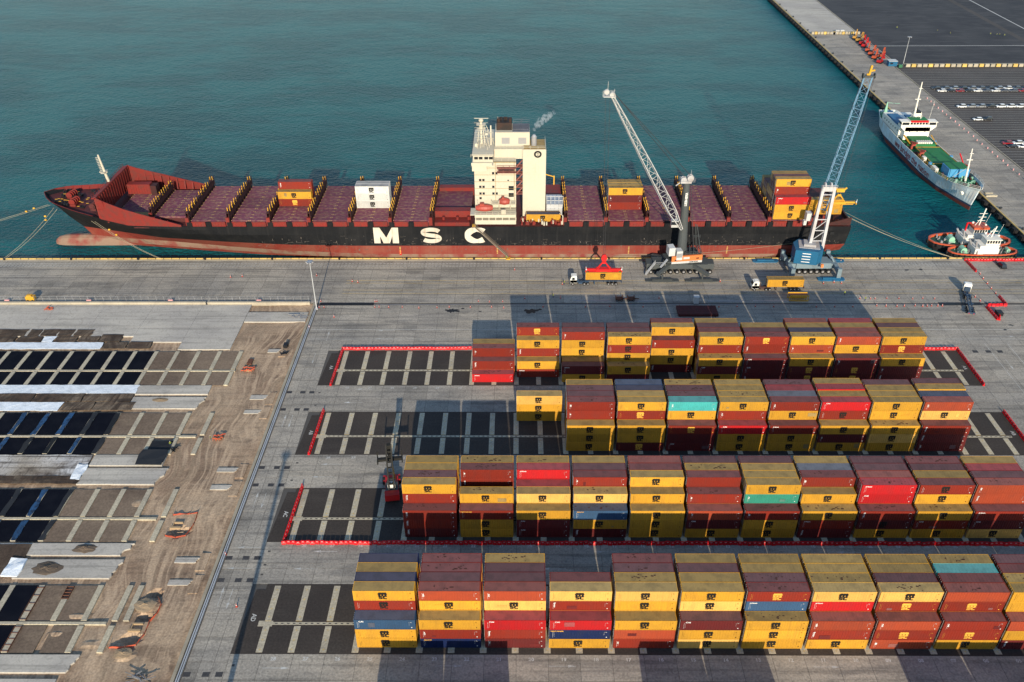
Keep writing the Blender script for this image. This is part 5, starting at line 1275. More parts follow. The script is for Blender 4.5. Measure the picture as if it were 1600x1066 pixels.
def spreader(cx, cy, z, label, m, par=None, hk=None, L=12.2):
    r = root('spreader', (cx, cy, z), label, 'spreader')
    mb = MB(); mb.box(cx-L/2, cx+L/2, cy-.45, cy+.45, z+.25, z+.85); 
    for s_ in (-1, 1):
        mb.box(cx+s_*(L/2)-.15, cx+s_*(L/2)+.15, cy-1.22, cy+1.22, z+.1, z+.75); mb.box(cx+s_*1.2, cx+s_*(L/2-1), cy-1.15, cy-.95, z+.1, z+.35)
        mb.bar((cx+s_*2.4, cy, z+.8), (cx+s_*.4, cy, z+3.4), .35); mb.bar((cx+s_*2.4, cy-.9, z+.7), (cx+s_*.4, cy, z+3.2), .2)
    mb.box(cx-2.6, cx+2.6, cy-1, cy+1, z+.2, z+1.0); mb.box(cx-.6, cx+.6, cy-.3, cy+.3, z+2.9, z+3.7); mb.build('beam', m, r)
    mb = MB(); mb.bar((cx, cy, z+3.6), (cx, cy, z+5.0), .25); mb.build('rotator', 'black', r)
    mb = MB()
    for s_ in (-1, 1): mb.bar((cx+s_*L/2, cy-1.1, z+.7), (cx+s_*L/2, cy-1.1, z+2.2), .12); mb.ball((cx+s_*(L/2-.1), cy-1.1, z+1.1), .25)
    mb.build('end_lamp', 'mark_white', r); return r
spreader(28.95, 259.2, 4.95, 'red lifting spreader gripping the yellow container over the truck', 'spreader_red')
container(22.86, 257.98, 2.1, 'Y', 'm', 'yellow container with black logo hanging from the red spreader above the trailer', roofcol='Y')
# --- crane 2: blue house, pale A-frame tower, light blue boom
C2 = root('harbour_crane', (102.4, 268.6, 0), 'older harbour crane with blue house, pale twin-leg tower and light blue boom', 'harbour crane')
mb = MB(); mb.box(94.5, 111.5, 266.8, 270.6, 1.6, 3.4); mb.box(97, 109, 266.3, 271.2, 1.8, 3.9)
for x in (94.6, 110.6):
    for y0, y1 in ((266.4, 262.0), (271, 275.4)): mb.bar((x, y0, 3.0), (x, y1, 2.6), 1.3, 1.2); mb.box(x-.7, x+.7, y1-.6, y1+.6, .4, 4.2)
    mb.bar((x, 268.4, 3.4), (x+(1.4 if x < 100 else -1.4), 268.4, 5.6), .5)
mb.prism(fillet_poly(102.4, 268.8, 3.2, 3.2, 14), 3.4, 4.4)
mb.build('undercarriage', 'crane_bluegrey', C2)
for i in range(6):
    for y in (265.9, 271.7): inst('wheel', wm, C2, (98.2+i*2.05-102.4, y-268.6, .85), sc=(1.1, 1, 1.1))
for x, y in ((91.8, 261.6), (108.2, 261.6), (88.6, 275.0), (112.2, 275.0)):
    mb = MB(); mb.prism([(x-4.6, y-.5), (x-3.8, y-1.1), (x+3.8, y-1.1), (x+4.6, y-.5), (x+4.6, y+1), (x-4.6, y+1)], .02, .4); mb.box(x-3, x+3, y-.5, y+.5, .4, .8); mb.build('outrigger_pad', 'crane_blue', C2)
rot2 = Matrix.Rotation(R_(-12), 3, 'Z'); c2 = Vector((102.0, 268.6, 0))
def r2(p): v = rot2 @ (Vector(p)-c2); return v+c2
mb = MB(); mb.prism([(96.2, 264.0), (103.8, 264.0), (105.6, 266.6), (105.0, 272.6), (97.6, 273), (95.6, 270)], 4.5, 9.6); xf(mb, r2).build('machinery_house', 'crane_blue', C2)
mb = MB(); mb.box(97.4, 104.4, 266, 272, 9.6, 9.75); mb.box(99, 103, 267, 271, 9.7, 10.6); xf(mb, r2).build('house_roof', 'crane_pale', C2)
mb = MB()
for i in range(4): mb.box(98.6, 101.4, 263.9, 263.99, 5.3+i*1.05, 5.55+i*1.05)
xf(mb, r2).build('white_bars', 'mark_white', C2)
MB().box(104.6, 105.4, 263.6, 264.3, 3.6, 4.8).build('lamp_box', 'crane_orange', C2)
mb = MB()
for xa, xb in ((100.9, 102.9), (105.5, 106.7)):
    mb.bar((xa, 268.6, 8), (xb, 272.2, 29.4), .95, .95); mb.bar((xa+.6, 272.2, 9), (xb, 272.6, 28.8), .4)
for t in (.15, .32, .5, .9):
    a = Vector((100.9, 268.6, 8)).lerp(Vector((102.9, 272.2, 29.4)), t); b = Vector((105.5, 268.6, 8)).lerp(Vector((106.7, 272.2, 29.4)), t); mb.bar(a, b, .28)
for t, s_ in ((.15, .32), (.32, .5)):
    a = Vector((100.9, 268.6, 8)).lerp(Vector((102.9, 272.2, 29.4)), t); b = Vector((105.5, 268.6, 8)).lerp(Vector((106.7, 272.2, 29.4)), s_); mb.bar(a, b, .2)
for xa in (100.9, 105.5): mb.bar((xa, 268.6, 8), ((103.0 if xa < 103 else 106.6), 274.5, 20), .3)
mb.build('tower', 'crane_pale', C2)
mb = MB(); mb.box(102.6, 107, 271.4, 273.4, 28.6, 30.2); 
for x in (103.4, 105.4): mb.cyl((x-.2, 272.4, 30.5), (x+.2, 272.4, 30.5), 1.0, n=12)
mb.rail([(102.3, 271.2, 29.8), (107.3, 271.2, 29.8)], w=.09); mb.build('tower_head', 'crane_pale', C2)
T2 = Vector((114.6, 284.2, 63.6)); P2 = Vector((105.0, 274.8, 20.5))
bm = MB(); lattice(bm, P2, T2, (.95, -.2, 0), [(0, 2.2, 1.2), (.14, 3.2, 2.4), (.75, 2.9, 2.2), (1, 2.4, 1.4)], 17, .085, .035); bm.build('boom', 'boom_blue', C2)
mb = MB(); mb.box(T2.x-1.6, T2.x+1.6, T2.y-.8, T2.y+.8, T2.z-.2, T2.z+.4)
for s_ in (-1.9, 1.9): mb.cyl(T2+Vector((s_-.15, 0, .2)), T2+Vector((s_+.15, 0, .2)), .9, n=12)
mb.build('boom_head', 'crane_grey', C2)
mb = MB(); mb.bar(T2+Vector((0, 0, .3)), T2+Vector((.3, 0, 3.6)), .6); mb.bar(T2+Vector((.2, 0, 1.8)), T2+Vector((1.6, 0, 2)), .5); mb.bar(T2+Vector((.2, 0, .8)), T2+Vector((-.8, 0, .6)), .5); mb.build('jib_tip', 'ship_yellow', C2)
mb = MB()
for s_ in (-1, 1):
    mb.bar(T2+Vector((s_*1.9, 0, .2)), Vector((104.8+s_*1.2, 272.4, 31)), .08)
    mb.bar(T2+Vector((s_*2.0, 0, -.4)), Vector((113.7+s_*.4, 284.3, 24.6)), .09)
    mb.bar(Vector((104.8+s_*1.2, 272.4, 30.6)), Vector((103+s_, 272.5, 10)), .08)
mb.build('rope', 'wire', C2)
mb = MB(); mb.box(99.8, 101.6, 273.6, 276, 16.6, 19.4); mb.box(99.0, 100, 273.2, 274.6, 15.2, 16.8); mb.build('cab', 'crane_white', C2)
mb = MB(); HK2 = Vector((113.7, 284.3, 23.4)); mb.box(112.3, 115.1, 283.8, 284.8, 22.8, 24.1); mb.bar((112.4, 284.3, 23.6), (111.7, 284.3, 24.4), .5); mb.bar((115, 284.3, 23.6), (115.8, 284.3, 24.4), .5); mb.build('hook_block', 'ship_yellow', C2)
spreader(113.7, 284.6, 18.1, 'yellow lifting spreader hanging over the ship stern', 'ship_yellow', L=12.6)

# ================================================================ TRUCKS
paint('cab_white', (.66, .65, .60), .35, amt=.1); paint('chassis_blue', (.025, .05, .09), .6, amt=.4); paint('chassis_rust', (.07, .04, .035), .7)
twm = wheel(.52, .5, 10).mesh('wheel', ['rubber', 'steel'])
def truck(name, loc, rz, label, cm='chassis_blue', skel=True):
    """local frame: cab at -x, trailer towards +x, y = 0 centreline"""
    r = root(name, loc, label, 'truck', rz=rz)
    mb = MB(); mb.box(-2.0, .3, -1.2, 1.2, .9, 2.0); mb.prism([(-2.05, 1.0), (.3, 1.0), (.3, 3.35), (-1.6, 3.35), (-2.05, 2.1)], -1.2, 1.2, axis='y'); mb.box(-1.2, .2, -1.0, 1.0, 3.35, 3.55); mb.build('cab', 'cab_white', r, world=False)
    mb = MB(); mb.add([(-2.08, -1.05, 2.15), (-2.08, 1.05, 2.15), (-1.66, 1.05, 3.2), (-1.66, -1.05, 3.2)], [(0, 1, 2, 3)[::-1]]); mb.box(-1.35, -.45, -1.23, -1.2, 2.1, 3.0); mb.box(-1.35, -.45, 1.2, 1.23, 2.1, 3.0); mb.build('windscreen', 'glass_dark', r, world=False)
    mb = MB(); mb.box(-2.1, 4.4, -.45, .45, .75, 1.05); mb.box(-2.15, -1.9, -1.2, 1.2, .5, .95); mb.cyl((.9, -.9, .7), (2.2, -.9, .7), .3, n=8); mb.box(.5, .8, -.9, .9, 1, 2.6); mb.box(3.1, 4.4, -.9, .9, 1.05, 1.25); mb.build('chassis', cm, r, world=False)
    for x in (-1.1, 2.9, 4.15):
        for y in (-1.0, 1.0): inst('wheel', twm, r, (x, y, .52))
    mb = MB()
    for y in (-.5, .5): mb.box(3.0, 15.6, y-.1, y+.1, 1.22, 1.55)
    for i in range(11): mb.box(3.4+i*1.2, 3.55+i*1.2, -1.15 if i % 5 == 0 else -.5, 1.15 if i % 5 == 0 else .5, 1.25, 1.5)
    mb.box(6.2, 6.5, -.8, -.6, .1, 1.2); mb.box(6.2, 6.5, .6, .8, .1, 1.2); mb.box(15.5, 15.7, -1.15, 1.15, .9, 1.5); mb.build('trailer', cm, r, world=False)
    for x in (11.2, 12.5, 13.8):
        for y in (-1.0, 1.0): inst('wheel', twm, r, (x, y, .52))
    mb = MB()
    for y in (-.9, .55): mb.box(15.7, 15.74, y, y+.35, 1.0, 1.2)
    mb.build('tail_light', 'barrier_red', r, world=False); return r
truck('container_truck', (19.6, 259.0, 0), 0, 'white cab truck with empty blue trailer waiting under the red spreader')
truck('container_truck', (81.0, 255.1, 0), 0, 'white cab truck loaded with one yellow container below the blue crane', 'chassis_rust')
container(84.0, 253.9, 1.58, 'Y', 'm', 'yellow container with black logo riding on the truck below the blue crane')
truck('skeletal_truck', (150.9, 252.6, 0), R_(-108), 'white cab truck with empty skeletal trailer seen from behind at right', 'chassis_blue')
# small things on the apron -------------------------------------------------
mb = MB(); mb.box(58, 59.6, 245.4, 246.9, .15, 2.5); mb.box(57.9, 59.7, 245.3, 247, 2.5, 2.62); mb.build('portable_booth', 'crane_white', label='pale portable booth standing alone in the shade on the apron', cat='booth')
r = root('steel_frame_rack', (93.1, 248.3, 0), 'yellow steel frame rack with upright bars behind the loaded truck', 'rack'); mb = MB()
for y in (247.2, 249.4):
    mb.box(89.9, 96.3, y-.1, y+.1, 0, .3); mb.box(89.9, 96.3, y-.1, y+.1, 1.9, 2.2)
    for i in range(10): mb.box(89.9+i*.69, 90.1+i*.69, y-.08, y+.08, .3, 1.9)
mb.build('side_frame', 'ship_yellow', r); MB().box(90, 96.2, 247.3, 249.3, 1.7, 1.9).build('top_plate', 'rust_steel', r)
for i, x in enumerate((32.3, 36.2)):
    r = root('low_dolly', (x+1, 248, 0), 'low brown steel dolly on the apron, %s of a pair' % ('left' if not i else 'right'), 'dolly'); mb = MB(); mb.box(x, x+2.4, 247, 249, .5, .8); mb.box(x, x+.2, 247, 249, .8, 1.5); mb.box(x+2.2, x+2.4, 247, 249, .8, 1.5); mb.box(x+2.4, x+3.9, 247.9, 248.1, .5, .7); mb.build('frame', 'rust_steel', r)
    for wx in (x+.4, x+2):
        for wy in (247.1, 248.9): inst('wheel', twm, r, (wx-x-1, wy-248, .4), sc=(.7, .7, .7))
r = root('lone_hatch_cover', (58.4, 240.2, 0), 'dark maroon hatch cover lying on the apron in the shade', 'hatch cover'); mb = MB(); mb.box(51.7, 64.6, 237.4, 243, .15, .95)
for i in range(5): mb.box(52, 64.3, 237.7+i*1.2, 237.9+i*1.2, .95, 1.05)
for x in (52.3, 58, 63.4): mb.box(x, x+.5, 238, 242.6, .95, 1.0)
mb.build('cover_panel', 'deck_maroon', r); mb = MB()
for x in (52.5, 58, 63.5): mb.box(x, x+.4, 237.6, 242.8, 0, .15)
mb.build('timber_bearer', 'wood', r)
r = root('light_tower', (-163.5, 247.7, 0), 'yellow wheeled generator machine behind the low cream wall', 'generator'); mb = MB(); mb.box(-165, -162.2, 247, 248.6, .5, 1.9); mb.box(-164.6, -163, 247.2, 248.4, 1.9, 2.3); mb.build('housing', 'ship_yellow', r)
for x in (-164.4, -162.8): inst('wheel', twm, r, (x+163.5, -.8, .4), sc=(.75, .75, .75))
for x in (-171.3, -143.8, -116.4, -86.8):
    mb = MB(); mb.prism([(x-.85, 0), (x+.85, 0), (x+.75, .9), (x-.75, .9)], 246.7, 247.1, axis='y'); mb.build('pale_barrier', 'barrier_pale', label='faded pink plastic barrier beside the thin wire fence', cat='barrier', group='pale barriers along the fence')
# ================================================================ REACH STACKER
paint('rs_dark', (.018, .018, .017), .7, spec=.1)
RS = root('reach_stacker', (-31.2, 156.6, 0), 'red reach stacker with raised dark boom beside the second row', 'reach stacker', rz=R_(8))
mb = MB(); mb.box(-1.6, 1.6, -3.6, 3.2, .9, 2.1); mb.box(-1.75, 1.75, -4.2, -2.4, .8, 2.6); mb.box(-2.1, 2.1, 2.2, 4.2, .9, 1.7); mb.build('body', 'paint_bright_red', RS, world=False)
mb = MB(); mb.box(-1.5, 1.5, -2.4, .6, 2.1, 2.5); mb.box(-1.0, 1.0, -1.9, -.1, 2.5, 4.1, 0); mb.box(-.9, .9, -1.95, -1.9, 2.8, 3.9, 1); mb.build('cab', ['crane_grey', 'mark_white'], RS, world=False)
mb = MB(); mb.box(-.85, .85, -2.1, -.9, 4.1, 4.14); mb.build('roof_panel', 'mark_white', RS, world=False)
mb = MB(); text_on(mb, 'R4', .9, (0, -1.5, 4.15), (1, 0, 0), (0, 1, 0), .04); mb.build('lettering', 'logo_black', RS, world=False)
rwm = wheel(.95, .8, 14).mesh('wheel', ['rubber', 'steel'])
for x, y in ((-1.9, 3.0), (1.9, 3.0), (-1.3, -2.9), (1.3, -2.9)): inst('wheel', rwm, RS, (x, y, .95), (0, 0, math.pi/2))
mb = MB(); a = Vector((0, -2.9, 3.4)); b = Vector((0, 3.6, 12.2))
for s_ in (-.62, .62): o = Vector((s_, 0, 0)); mb.bar(a+o, b+o, .34, .75)
for i in range(8): p = a.lerp(b, .12+i*.12); mb.bar(p-Vector((.7, 0, 0)), p+Vector((.7, 0, 0)), .3)
mb.build('boom', 'rs_dark', RS, world=False)
mb = MB(); mb.bar((-.8, 1.6, 2.0), (-.6, 1.2, 8.4), .3); mb.bar((.8, 1.6, 2.0), (.6, 1.2, 8.4), .3); mb.build('lift_cylinder', 'ship_yellow', RS, world=False)
mb = MB(); mb.bar((0, 3.8, 12.0), (0, 4.0, 7.6), .8); mb.box(-3.0, 3.0, 3.5, 4.4, 6.8, 7.5)
for s_ in (-1, 1): mb.box(s_*3.0-.15, s_*3.0+.15, 2.8, 5.2, 6.6, 7.4); mb.box(s_*3.0-.15, s_*3.0+.15, 4.9, 5.2, 6.6, 8.8)
mb.build('spreader_beam', 'rs_dark', RS, world=False)

# ================================================================ BARRIERS, CONES
bb = MB(); bb.prism([(-.28, 0), (.28, 0), (.24, .28), (.12, .5), (.12, .95), (-.12, .95), (-.12, .5), (-.24, .28)], -.5, .5, axis='x')
xf(bb, lambda p: (p.x, p.y, p.z)); bb.box(-.3, .3, -.33, -.2, .05, .2, 0); bb.box(-.22, .22, -.16, -.115, .62, .82, 1)
bbm = bb.mesh('plastic_barrier', ['barrier_red', 'barrier_pale'])
nb = 0; NBAR = 0
def barriers(x0, y0, x1, y1, where, step=1.1):
    L_ = math.hypot(x1-x0, y1-y0); k = int(L_/step); a = math.atan2(y1-y0, x1-x0)
    for i in range(k+1):
        t = i/max(1, k); inst('plastic_barrier', bbm, None, (x0+(x1-x0)*t, y0+(y1-y0)*t+random.uniform(-.12, .12), .01), (0, 0, a+random.uniform(-.14, .14)), label='red plastic road barrier in the line '+where, cat='barrier', group='red barriers '+where)
barriers(-54.1, 139.3, 118, 139.3, 'in front of the second container row')
barriers(-54.3, 140.4, -53.8, 157.9, 'across the left end of the second row')
barriers(-54.6, 170.6, -54.2, 188.1, 'across the left end of the third row')
barriers(-54.4, 200.6, -54.0, 217.6, 'across the left end of the farthest row')
barriers(-53.7, 218.6, -13.9, 218.9, 'behind the empty left part of the farthest row')
barriers(119.4, 218.6, 133.4, 218.6, 'behind the right end of the farthest row')
barriers(133.6, 217.6, 133.6, 200.6, 'down the right end of the farthest row')
barriers(133.5, 187.6, 133.5, 175, 'down the right end of the third row')
barriers(160.5, 275.1, 186, 275.1, 'along the quay edge by the tugboats')
barriers(160.5, 274, 160.6, 267.4, 'running back from the quay by the tugboats'); barriers(160.7, 249.4, 160.6, 244.6, 'at the upper corner of the right zigzag'); barriers(160, 244.2, 155, 244.1, 'along the middle of the right zigzag'); barriers(153.6, 243, 153.7, 235.9, 'down the lower leg of the right zigzag')
barriers(154.4, 235.6, 155, 237.2, 'at the lower tip of the right zigzag')
cn = MB(); cn.box(-.22, .22, -.22, .22, 0, .05); cn.cyl((0, 0, .05), (0, 0, .85), .17, .04, 8); cn.cyl((0, 0, .4), (0, 0, .56), .115, .088, 8, 1)
cnm = cn.mesh('traffic_cone', ['cone', 'mark_white'])
def cone(x, y, s=.95, g='on the quay apron'): inst('traffic_cone', cnm, None, (x, y, .0), sc=(s, s, s), label='small orange traffic cone standing '+g, cat='traffic cone', group='traffic cones '+g)
rc = random.Random(5)
for x in (-66, -64.4, -47.6, -46.2, -43, -38.5, -33, -27, -23, -16, -9, -5): cone(x, 243.2+rc.uniform(-.3, .3), g='near the trench covers')
for x in (-66.2, -48, -47.4, -13.5, -9.8, -5.4): cone(x, 247.0+rc.uniform(-.2, .5), g='near the trench covers')
for x in (2, 8, 14, 22, 30, 41, 47, 53, 66, 72, 78, 84, 98, 104, 110, 114): cone(x, 247+rc.choice([-3.2, -3.4, 1.9, 2.2]), 1.1, 'along the shaded service line')
for x in (117.5, 119, 123, 127, 131.5, 135, 138.8): cone(x, 248.8+rc.uniform(-.2, .2), g='in two lines by the right trench cover'); 
for x in (118, 121, 124.5, 127, 130.6, 133, 134.5, 136, 138, 139.5): cone(x, 244+rc.uniform(-.2, .2), 1.1, g='in two lines by the right trench cover')
for x, y in ((108.6, 259.6), (104.8, 258.9), (111, 259.0), (69.6, 260.4), (161.4, 265.5), (161.0, 262.2), (160.9, 258.8), (160.7, 255.4), (160.7, 252.2), (152.8, 249.8), (153.4, 247.3), (115.6, 274.6)): cone(x, y, 1.15)
for x, y in ((-97, 264), (-71, 264.6), (-57.8, 260.5), (-55.8, 259.9), (-60, 237.3), (-101, 263.5), (-1.5, 268.7), (15, 258.5), (-66.8, 231), (-60.2, 121.4), (-66.7, 136)): cone(x, y, 1.1)
# ================================================================ PEOPLE
def person_mesh():
    J = [((0, 0, .95), .15), ((0, 0, 1.2), .14), ((0, 0, 1.42), .15), ((0, 0, 1.55), .06), ((0, -.01, 1.66), .1), ((0, -.01, 1.76), .09),
         ((-.1, 0, .9), .09), ((-.12, .02, .5), .065), ((-.12, 0, .08), .045), ((-.12, -.14, .04), .04), ((.1, 0, .9), .09), ((.13, -.06, .5), .065), ((.13, .05, .08), .045), ((.13, -.1, .04), .04),
         ((-.2, 0, 1.42), .065), ((-.27, .02, 1.15), .05), ((-.25, -.12, .92), .035), ((.2, 0, 1.42), .065), ((.28, 0, 1.15), .05), ((.27, -.12, .93), .035)]
    E_ = [(0, 1), (1, 2), (2, 3), (3, 4), (4, 5), (0, 6), (6, 7), (7, 8), (8, 9), (0, 10), (10, 11), (11, 12), (12, 13), (2, 14), (14, 15), (15, 16), (2, 17), (17, 18), (18, 19)]
    me = bpy.data.meshes.new('p'); me.from_pydata([j[0] for j in J], E_, []); o = bpy.data.objects.new('p', me); COL.objects.link(o)
    o.modifiers.new('s', 'SKIN'); 
    if not me.skin_vertices: 
        bm2 = bmesh.new(); bm2.from_mesh(me); bm2.verts.layers.skin.verify(); bm2.to_mesh(me); bm2.free()
    for i, j in enumerate(J): me.skin_vertices[0].data[i].radius = (j[1], j[1])
    me.skin_vertices[0].data[0].use_root = True
    ss = o.modifiers.new('d', 'SUBSURF'); ss.levels = 1; ss.render_levels = 1
    out = bpy.data.meshes.new_from_object(o.evaluated_get(bpy.context.evaluated_depsgraph_get())); bpy.data.objects.remove(o); bpy.data.meshes.remove(me)
    out.materials.clear()
    for m in ('navy_cloth', 'hivis', 'skin', 'helmet'): out.materials.append(MATS[m])
    for p in out.polygons:
        z = sum(out.vertices[i].co.z for i in p.vertices)/len(p.vertices); p.material_index = 0 if z < .93 else 1 if z < 1.5 else 2 if z < 1.7 else 3
    return out
pm_ = person_mesh()
for x, y, z, lab, a in ((15.6, 258.2, 0, 'person in bright vest standing in front of the truck under the spreader', 1), (11.5, 249.5, 0, 'person in dark trousers walking in the shade left of the dollies', 2), (109.5, 251, 0, 'person in bright vest near the edge of the long shade', 0),
                     (115.2, 247.4, 0, 'person standing at the left end of the right cone lines', .5), (-91.8, 173.6, -.1, 'person in bright vest beside the charcoal tarpaulins', 1), (-82.0, 176.2, -.3, 'person beside the orange barrier frames of the second row', 2), (-4.5, 276.2, .06, 'person standing at the foot of the gangway', 0)):
    inst('person', pm_, None, (x, y, z), (0, 0, a), label=lab, cat='person')
for i, (x, y) in enumerate(((253.1, 599.1), (276.6, 590.6), (282.4, 584.1), (307.8, 582.2), (311.2, 580.6), (312.9, 580.5), (315.4, 578.9))):
    inst('person', pm_, None, (x, y, .02), (0, 0, i), sc=(1.1, 1.1, 1.1), label='tiny distant person standing on the dark far yard', cat='person', group='people on the far yard')

# ================================================================ LIGHT MASTS
def mast(x, y, h, label):
    r = root('light_mast', (x, y, 0), label, 'light mast'); mb = MB(); mb.cyl((x, y, 0), (x, y, h), .22 if h < 20 else .62, .1 if h < 20 else .4, 10); mb.cyl((x, y, 0), (x, y, .5), .45, n=10); mb.build('pole', 'galv', r)
    mb = MB(); mb.cyl((x, y, h), (x, y, h+.25), .7, .9, 12)
    for i in range(6): a = i*1.047; mb.box(x+1.0*math.cos(a)-.25, x+1.0*math.cos(a)+.25, y+1.0*math.sin(a)-.25, y+1.0*math.sin(a)+.25, h-.1, h+.25)
    mb.build('lamp_head', 'steel', r)
mast(-66.6, 242.2, 17.6, 'tall slim grey light mast at the corner of the paved yard'); mast(-55.0, 77.6, 33, 'very tall light mast standing below the picture edge, its shadow crossing the yard'); mast(227.2, 517.2, 16, 'thin white mast beside the far block line')

# ================================================================ FAR BERTH: BLOCKS, EXCAVATORS, CARS
cb = MB(); cb.prism([(-1.3, 0), (1.3, 0), (1.2, 1.6), (-1.2, 1.6)], -.7, .7, axis='y'); cbm = cb.mesh('concrete_block', ['wall_concrete'])
for i in range(16):
    inst('concrete_block', cbm, None, (193.6+i*2.0*1.0, 587.2, 0), sc=(.66, 1, 1), mat='kerb_yellow' if i % 3 == 1 else None, label='%s concrete block in the short line across the berth' % ('yellow' if i % 3 == 1 else 'pale'), cat='concrete block', group='%s blocks across the berth' % ('yellow' if i % 3 == 1 else 'pale'))
for i in range(44):
    inst('concrete_block', cbm, None, (228.5+i*3.3, 513.4, 0), mat='kerb_yellow' if i % 3 == 1 else None, label='%s concrete block in the long line between the car lanes and dark yard' % ('yellow' if i % 3 == 1 else 'pale'), cat='concrete block', group='%s blocks between the car lanes and dark yard' % ('yellow' if i % 3 == 1 else 'pale'))
bw_ = MB().box(227, 420, 515.6, 516.4, 0, 1.1); bw_.build('low_wall', 'wall_concrete', label='long low pale wall behind the line of concrete blocks', cat='wall')
for i, (x, y) in enumerate(((206.5, 586), (209.8, 590.5), (213, 590.8))): MB().box(x, x+2.6, y+.5, y+2, 0, 1.5).build('white_block', 'crane_white', label='white block standing behind the short block line, number %s from left' % ['one', 'two', 'three'][i], cat='concrete block')
EX = root('excavator', (0, 0, 0), 'x', 'excavator', 'excavators parked along the berth')
mb = MB()
for s_ in (-1, 1): mb.prism([(-1.9, .1), (1.9, .1), (2.2, .5), (1.9, .9), (-1.9, .9), (-2.2, .5)], s_*1.2-.3, s_*1.2+.3, axis='y')
mb.box(-1.4, 1.4, -.9, .9, .4, .8); mb.build('track', 'black', EX, world=False)
mb = MB(); mb.box(-2.6, 1.6, -1.3, 1.3, 1.0, 2.0); mb.box(-2.8, -1.4, -1.3, 1.3, 1.0, 2.3); mb.build('body', 'barrier_red', EX, world=False)
MB().box(.2, 1.7, .2, 1.2, 2.0, 3.0).build('cab', 'glass_dark', EX, world=False)
mb = MB(); mb.bar((1.2, -.3, 1.8), (3.2, -.3, 5.4), .5, .6); mb.bar((3.2, -.3, 5.4), (5.0, -.3, 5.0), .45, .6); mb.bar((5.0, -.3, 5.0), (5.4, -.3, 2.6), .4, .5); mb.box(4.8, 6, -.9, .3, 1.7, 2.7); mb.build('boom', 'barrier_red', EX, world=False)
paint('exc_orange', (.33, .06, .025), .5); paint('exc_yellow', (.36, .19, .04), .5)
exs = [(217.5, 575.5, 'y'), (218.0, 569, 'y'), (217.6, 562, 'r'), (217.2, 556, 'r'), (215.8, 546, 'o'), (215.4, 538, 'o'), (214.6, 530, 'o'), (214.8, 521, 'r'), (219.5, 533, 'o')]
EXL = ['farthest yellow excavator in the parked line on the berth', 'second farthest yellow excavator in the parked line', 'red excavator third from the far end of the line', 'dark red excavator fourth from the far end', 'orange excavator with folded boom fifth from the far end', 'orange excavator sixth from the far end', 'large orange excavator seventh from the far end', 'bright red machine nearest the blue cabin', 'orange excavator set back against the kerb']
for i, (x, y, c) in enumerate(exs):
    m = {'y': 'exc_yellow', 'r': 'paint_bright_red', 'o': 'exc_orange'}[c]; r = EX if i == 0 else dup(EX, (x, y, 0), mats={'body': m, 'boom': m})
    if i == 0:
        for ch in r.children:
            if ch.name.startswith(('body', 'boom')): ch.material_slots[0].link = 'OBJECT'; ch.material_slots[0].material = MATS[m]
    r.location = (x, y, 0); r.rotation_euler = (0, 0, R_(60+rc.uniform(-14, 14))); r['label'] = EXL[i]; s_ = .95; r.scale = (s_,)*3
r = root('site_cabin', (220, 516, 0), 'blue site cabin with white roof next to the parked excavators', 'cabin'); mb = MB(); mb.box(217.2, 222.2, 513.6, 516.4, .2, 3); mb.build('wall', 'crane_blue', r); MB().box(217.1, 222.3, 513.5, 518, 3, 3.2).build('roof', 'crane_white', r); MB().box(218, 219.6, 513.5, 513.6, 1.4, 2.4).build('window', 'glass_dark', r)
MB().box(222.6, 224.6, 511.4, 513, 0, 1.6).build('waste_bin', paint('bin_green', (.03, .12, .06)), label='dark green waste bin between the blue cabin and block line', cat='waste bin')
r = root('pale_pallet_stack', (194.8, 331, 0), 'pale stack of boards on the berth near the white ship bow', 'board stack'); MB().box(192.4, 196.9, 330, 331.4, .06, .7).build('board_pile', 'beam_concrete', r); MB().box(193.4, 196.6, 333, 334.2, .06, .5).build('board_pile', 'beam_concrete', r)
bo = MB(); bo.cyl((0, 0, 0), (0, 0, .8), .28, .2, 8); bom = bo.mesh('marker_post', ['barrier_pale'])
for i in range(30): inst('marker_post', bom, None, (216.8+rc.uniform(-.3, .3), 455-i*5.1, 0), label='small pale pink marker post in the long row on the berth', cat='marker post', group='marker posts along the far berth')
# cars
def car_proto(kind):
    r = root('parked_car', (0, 0, 0), 'x', 'car')
    h = .95 if kind == 'suv' else .82; t = 1.72 if kind == 'suv' else 1.42
    mb = MB(); mb.prism([(-2.25, .3), (2.25, .3), (2.28, .62), (2.1, h-.12), (1.1, h), (-2.15, h), (-2.28, .62)], -.9, .9, axis='y'); mb.build('body', 'cab_white', r, world=False)
    mb = MB(); mb.add([(1.2, -.84, h), (1.2, .84, h), (-2.05, .84, h), (-2.05, -.84, h), (.35, -.68, t-.06), (.35, .68, t-.06), (-1.75, .68, t-.06), (-1.75, -.68, t-.06)], [(0, 1, 5, 4), (1, 2, 6, 5), (2, 3, 7, 6), (3, 0, 4, 7)]); mb.build('windows', 'glass_dark', r, world=False)
    mb = MB(); mb.prism([(.37, t-.06), (-1.78, t-.06), (-1.7, t), (.25, t)], -.7, .7, axis='y'); 
    for x0, x1 in ((-1.98, -1.72), (-.75, -.6)):
        pass
    mb.build('roof', 'cab_white', r, world=False)
    cw = wheel(.34, .22, 10).mesh('wheel', ['rubber', 'steel'])
    for x in (-1.4, 1.4):
        for y in (-.8, .8): inst('wheel', cw, r, (x, y, .34))
    mb = MB(); mb.box(2.2, 2.29, -.8, -.45, .6, .74); mb.box(2.2, 2.29, .45, .8, .6, .74); mb.build('headlight', 'mark_white', r, world=False); return r
paint('car_white', (.66, .67, .66), .3, var=.04); paint('car_silver', (.30, .31, .33), .3, .4); paint('car_black', (.015, .017, .022), .3); paint('car_red', (.22, .012, .02), .3); paint('car_grey', (.08, .09, .11), .3)
CAR = car_proto('suv'); CAR2 = car_proto('sedan')
